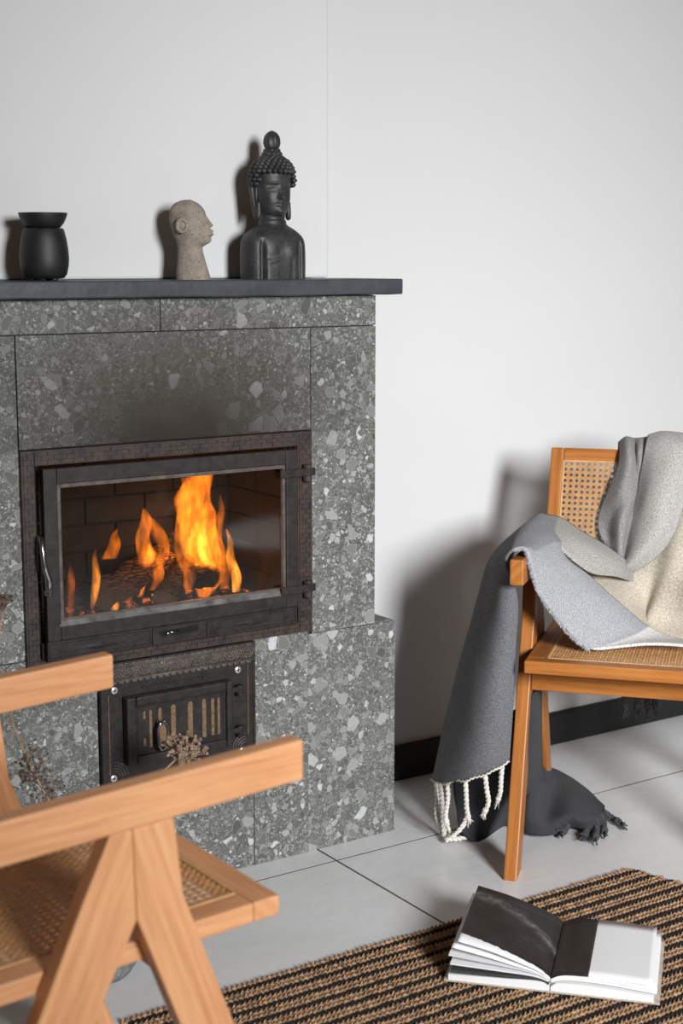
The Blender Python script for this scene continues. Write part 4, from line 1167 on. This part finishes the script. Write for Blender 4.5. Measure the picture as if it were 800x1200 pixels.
surf(UNDER, lambda i, j: ((.050, .051, .057), .9), 'under_drape', seed=6)
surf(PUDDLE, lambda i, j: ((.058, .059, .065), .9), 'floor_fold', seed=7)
def tassel(pts, r, mat, seed):
    P = spline(pts, 10); b = MB(); m = len(P); L_ = [0.0]
    for i in range(1, m): L_.append(L_[-1] + (P[i] - P[i - 1]).length)
    for k in range(2):
        q = []
        for i, p in enumerate(P):
            t = (P[min(i + 1, m - 1)] - P[max(i - 1, 0)]).normalized(); u = t.orthogonal().normalized(); w = t.cross(u)
            a = L_[i] * 300 + k * PI + seed
            q.append(p + (u * math.cos(a) + w * math.sin(a)) * r * .62)
        b.tube(q, r * .72, 7)
    e = P[-1]; t = (P[-1] - P[-3]).normalized()
    b.ball(e - t * r * 2, (r * 1.5,) * 3, 8, 6)
    for k in range(7):
        dv = Vector((random.uniform(-1, 1), random.uniform(-1, 1), random.uniform(-1, 1))) * r * 1.4
        f = e + t * r * 2.6 + dv; f.z = max(f.z, .003)
        b.tube([e - t * r, e + t * r + dv * .6, f], r * .28, 5)
    return b.build('tassel', mat, th_, smooth=True)
for i, p in enumerate(TASSEL): tassel(p, .0046, M['white_cord'], i)
b = MB(); hp = spline(HEM, 8)
b.tube([p + Vector((0, -.004, .0018 * math.sin(i * 1.9))) for i, p in enumerate(hp)], .0022, 6); b.build('hem_stitch', M['white_cord'], th_, smooth=True)
for i, p in enumerate(DARK): tassel(p, .0065, M['dark_cord'], i)
for i, p in enumerate(REARF): tassel(p, .0060, M['dark_cord'], i)

# ---------------------------------------------------------------- rug
rug = thing('jute_rug', 'braided jute rug in tan and black stripes on the grey tiles', 'rug', (1.3, 1.8, 0))
def cord_mesh(name, mat, n, step, w, h):
    b = MB(); rnd = random.Random(3 if 'black' in name else 5)
    for i in range(n):
        for s_ in (-1, 1):
            x = -(i + (.5 if s_ > 0 else 0)) * step; y = s_ * w * .24
            dx = step * .72; dy = w * .36; zz = h * rnd.uniform(.85, 1.1); q = rnd.uniform(-.0006, .0006)
            c = [(x - dx, y - s_ * dy + q), (x - dx * .2, y - s_ * dy * .1 - w * .23), (x + dx, y + s_ * dy + q), (x + dx * .2, y + s_ * dy * .1 + w * .23)]
            vs = [(p[0], p[1], 0) for p in c] + [(x + (p[0] - x) * .62, y + (p[1] - y) * .62, zz) for p in c] + [(x, y, zz * 1.18)]
            b.add(vs, [(0, 1, 5, 4), (1, 2, 6, 5), (2, 3, 7, 6), (3, 0, 4, 7), (4, 5, 8), (5, 6, 8), (6, 7, 8), (7, 4, 8)])
    b.box(-n * step, step * .4, -w * .46, w * .46, 0, h * .55)
    return b.mesh(name, mat, True)
NC = 114; STEP = .0104; RW = .0125
cm = [cord_mesh('tan_cord', M['jute'], NC, STEP, RW, .0085), cord_mesh('black_cord', M['jute_black'], NC, STEP, RW, .0080)]
y = 2.208; i = 0
while y > 1.15:
    k = 1 if i % 3 == 1 else 0
    o = place('cord', cm[k], rug)
    xr = 2.212 + .26 * (2.217 - y) + random.uniform(-.006, .006)
    o.location = (xr - 1.3, y - 1.8, 0)
    if k: o.scale = (1, .92, 1)
    y -= RW; i += 1

# ---------------------------------------------------------------- book
def page_mat():
    m, nt, b, out = new_mat('printed_black_sand_photo')
    k = NT(nt); uv = k.coord('UV')
    s = k.n('ShaderNodeSeparateXYZ'); k.l(uv, s.inputs[0])
    x, y = s.outputs[0], s.outputs[1]
    n1 = k.noise(k.mapping(uv, (1, 1, 1)), 16, 6, .7); n2 = k.noise(k.mapping(uv, (1, 1, 1)), 60, 5, .7)
    col = k.ramp(n1, [(.3, (.010, .009, .008)), (.6, (.030, .026, .024)), (.8, (.10, .095, .09))])
    # pale wave running across the picture
    wv = k.math('SUBTRACT', y, k.math('SUBTRACT', .205, k.math('MULTIPLY', k.math('MULTIPLY', x, x), 3.3)))
    wv = k.math('ADD', wv, k.math('MULTIPLY', k.math('SUBTRACT', n1, .5), .03))
    band = k.ramp(k.math('ABSOLUTE', wv), [(0.0, 1.0), (.022, 0.0)])
    col = k.mix(k.math('MULTIPLY', band, k.ramp(n2, [(.4, .05), (.7, .75)])), col, (.30, .29, .28))
    # white foam along the lower edge
    fo = k.math('ADD', k.math('SUBTRACT', k.math('SUBTRACT', .036, k.math('MULTIPLY', x, .16)), y), k.math('MULTIPLY', k.math('SUBTRACT', n2, .5), .016))
    col = k.mix(k.math('GREATER_THAN', fo, 0.0), col, (.80, .80, .81))
    k.l(col, b.inputs['Base Color']); b.inputs['Roughness'].default_value = .45
    return m
def page2_mat():
    m, nt, b, out = new_mat('printed_dark_strip')
    k = NT(nt); uv = k.coord('UV')
    n1 = k.noise(uv, 22, 6, .7)
    k.l(k.ramp(n1, [(.3, (.012, .010, .009)), (.65, (.035, .029, .025)), (.85, (.12, .11, .10))]), b.inputs['Base Color'])
    b.inputs['Roughness'].default_value = .45
    return m
BZ = .0105
bk = thing('open_book', 'open photo book with a dark picture page, lying on the striped rug', 'book', (1.566, 2.015, BZ), R(-47.5))
GS, PW, PH = .187, .180, .243
b = MB(); b.box(-.002, GS - .008, -.002, PH + .003, .0005, .0035); b.box(GS + .008, .3765, -.002, PH + .003, .0005, .0035); b.box(GS - .0075, GS + .0075, -.002, PH + .003, 0, .0028)
b.build('cover', M['board'], bk, bevel=.0008)
def block(path, thick, name, mat, t0, t1):
    """page block: curved upper profile, flat below"""
    P = spline([(s_, 0, z) for s_, z in path], 8); b = MB(); vs = []
    for p in P: vs += [(p.x, t0, p.z), (p.x, t1, p.z), (p.x, t1, max(.0036, p.z - thick)), (p.x, t0, max(.0036, p.z - thick))]
    fs = []
    for i in range(len(P) - 1):
        for j in range(4): fs.append((i * 4 + j, i * 4 + (j + 1) % 4, i * 4 + 4 + (j + 1) % 4, i * 4 + 4 + j))
    fs += [(3, 2, 1, 0), tuple(len(vs) - 4 + j for j in range(4))]
    b.add(vs, fs); return b.build(name, mat, bk)
def sheet(path, name, mat, t0, t1, sag=0.0, s0=0.0):
    P = spline([(s_, 0, z) for s_, z in path], 10); b = MB(); vs = []; fs = []; uv = []; m = 8; acc = 0.0; L_ = [0.0]
    for i in range(1, len(P)): L_.append(L_[-1] + (P[i] - P[i - 1]).length)
    for i, p in enumerate(P):
        for j in range(m + 1):
            t = t0 + (t1 - t0) * j / m
            vs.append((p.x, t, p.z + sag * (j / m - .5) * (i / len(P))))
    tot = L_[-1]
    for i in range(len(P) - 1):
        for j in range(m):
            a = i * (m + 1) + j; q = (a, a + m + 1, a + m + 2, a + 1)
            fs.append(q); g = lambda v: ((tot - L_[v // (m + 1)]) if s0 == 0 else L_[v // (m + 1)], t0 + (t1 - t0) * (v % (m + 1)) / m)
            uv.append([g(v) for v in q])
    b.add(vs, fs, uv)
    o = b.build(name, mat, bk, smooth=True)
    s_ = o.modifiers.new('thick', 'SOLIDIFY'); s_.thickness = .0004; s_.offset = 1
    return o
pm, pm2 = page_mat(), page2_mat()
block([(GS - .001, .012), (GS - .02, .0195), (GS - .08, .0175), (.006, .0135)], .02, 'page_block', M['paper'], 0, PH)
M['page_edge'] = flat_mat('dark_page_edges', (.05, .047, .046), .8, nscale=300, namp=.5)
block([(GS - .002, .020), (GS - .03, .0245), (GS - .09, .0235), (.010, .0225)], .006, 'dark_pages', M['page_edge'], .001, PH - .001)
block([(GS - .002, .022), (GS - .03, .029), (GS - .09, .0315), (.009, .0345)], .0025, 'page_bundle', M['paper'], .001, PH - .001)
block([(GS - .001, .0235), (GS - .03, .034), (GS - .09, .0415), (.006, .0500)], .0012, 'page_bundle', M['paper'], .0005, PH)
sheet([(GS, .024), (GS - .022, .039), (GS - .07, .056), (.075, .0685), (.022, .080)], 'photo_page', pm, 0, PH, .004)
sheet([(GS - .001, .023), (GS - .024, .0345), (GS - .075, .046), (.070, .055), (.012, .0655)], 'page', M['paper'], 0, PH)
block([(GS + .001, .012), (GS + .02, .0205), (GS + .09, .0205), (.366, .0150)], .02, 'page_block', M['paper'], 0, PH)
sheet([(GS + .001, .018), (GS + .025, .026), (GS + .09, .0265), (.371, .0195)], 'page', M['paper'], .001, PH - .002)
sheet([(GS, .022), (GS + .025, .0300), (GS + .09, .0315), (.369, .0245)], 'page', M['paper'], .001, PH)
sheet([(GS, .024), (GS + .024, .0335), (GS + .09, .0360), (.362, .0330)], 'page', M['paper'], .0015, PH + .001)
sheet([(GS, .0248), (GS + .024, .0343), (GS + .066, .0364)], 'picture_strip', pm2, .002, PH + .0005, 0, 1)

# ---------------------------------------------------------------- vase with dried flowers
vs_ = thing('stone_vase', 'rough grey stone vase on the tiles behind the near chair', 'vase', (1.062, 2.425, 0))
b = MB(); b.lathe([(.06, 0), (.078, .004), (.090, .022), (.096, .06), (.094, .11), (.082, .165), (.064, .205), (.056, .222), (.060, .232), (.052, .232), (.048, .20), (.0, .19)], 48)
b.build('body', M['vase'], vs_, smooth=True)
VX, VY = 1.062, 2.425
def stem_thing(name, label, pts, r, heads):
    t = thing(name, label, 'dried flower', pts[0], 0, 'dried stems in the vase')
    P = spline(pts, 8); b = MB(); b.tube(P, [r * (1.2 - .5 * i / len(P)) for i in range(len(P))], 7)
    local(t, b.build('stem', M['stem'], t, smooth=True))
    heads(t, P)
    return t
rnd = random.Random(11)
def umbel(t, P):
    b = MB(); q = MB(); e = P[-1]
    for i in range(34):
        a = rnd.uniform(0, 2 * PI); rr = .017 * math.sqrt(rnd.random()); f = e + Vector((rr * math.cos(a), rr * math.sin(a), .022 + rnd.uniform(-.004, .004) - rr * .25))
        b.tube([e + Vector((0, 0, -.006)), e + Vector((rr * .5 * math.cos(a), rr * .5 * math.sin(a), .008)), f], .0006, 4)
        q.ball(f, (.0030, .0030, .0026), 6, 4)
    local(t, b.build('stalks', M['bloom'], t)); local(t, q.build('flower_head', M['bloom'], t, smooth=True))
    b = MB()
    for i in range(120):                               # wispy dry side twigs lower on the stem
        p = P[int(len(P) * rnd.uniform(.18, .42))]; dv = Vector((rnd.uniform(-1, 1), rnd.uniform(-1, 1), rnd.uniform(-.6, .9))).normalized() * rnd.uniform(.014, .040)
        b.tube([p, p + dv * .55 + Vector((0, 0, .003)), p + dv], .0005, 3, cap=False)
        b.ball(p + dv, rnd.uniform(.0016, .0034), 5, 4)
    local(t, b.build('wispy_twigs', M['bloom'], t))
stem_thing('dried_flower', 'tall dried flower stem with brown umbel head, behind the near armrest', [(VX - .01, VY, .15), (1.03, VY, .26), (.985, VY, .36), (.962, VY, .41), (.940, VY, .47), (.922, VY, .53), (.912, VY, .60), (.916, VY, .66), (.923, VY, .695)], .0022, umbel)
def beads(t, P):
    b = MB(); q = MB(); e = P[-1]
    for i in range(150):
        dv = Vector((rnd.gauss(0, .5), rnd.gauss(0, .4), rnd.gauss(0, .42)))
        if dv.length > 1: dv.normalize()
        f = e + Vector((dv.x * .046, dv.y * .030, dv.z * .028 + .008 - .22 * dv.x * .046))
        b.tube([e + Vector((-.012, 0, -.030)), (e + f) / 2 + Vector((0, 0, -.006)), f], .0006, 4)
        q.ball(f, rnd.uniform(.0030, .0050), 7, 5)
    local(t, b.build('stalks', M['stem'], t)); local(t, q.build('seed_heads', M['seed'], t, smooth=True))
stem_thing('dried_seed_spray', 'dried spray of small round seed heads in front of the ash door', [(VX + .01, VY, .15), (1.10, VY, .25), (1.17, VY - .005, .32), (1.225, VY - .01, .36), (1.262, VY - .01, .385)], .0022, beads)

# ---------------------------------------------------------------- low table, seen mirrored in the stove glass
tb = thing('side_table', 'low round white table beyond the armchair, seen mirrored in the stove glass', 'table', (2.85, .92, 0))
b = MB(); b.lathe([(.30, .325), (.333, .329), (.336, .345), (.332, .350)], 64); b.build('table_top', M['table'], tb, smooth=False, bevel=.002)
for i in range(3):
    a = 2 * PI * i / 3; c, s_ = math.cos(a), math.sin(a)
    b = MB(); b.tube([(.24 * c, .24 * s_, .0), (.19 * c, .19 * s_, .326)], [.011, .016], 12); b.build('leg', M['wood'], tb, smooth=True)
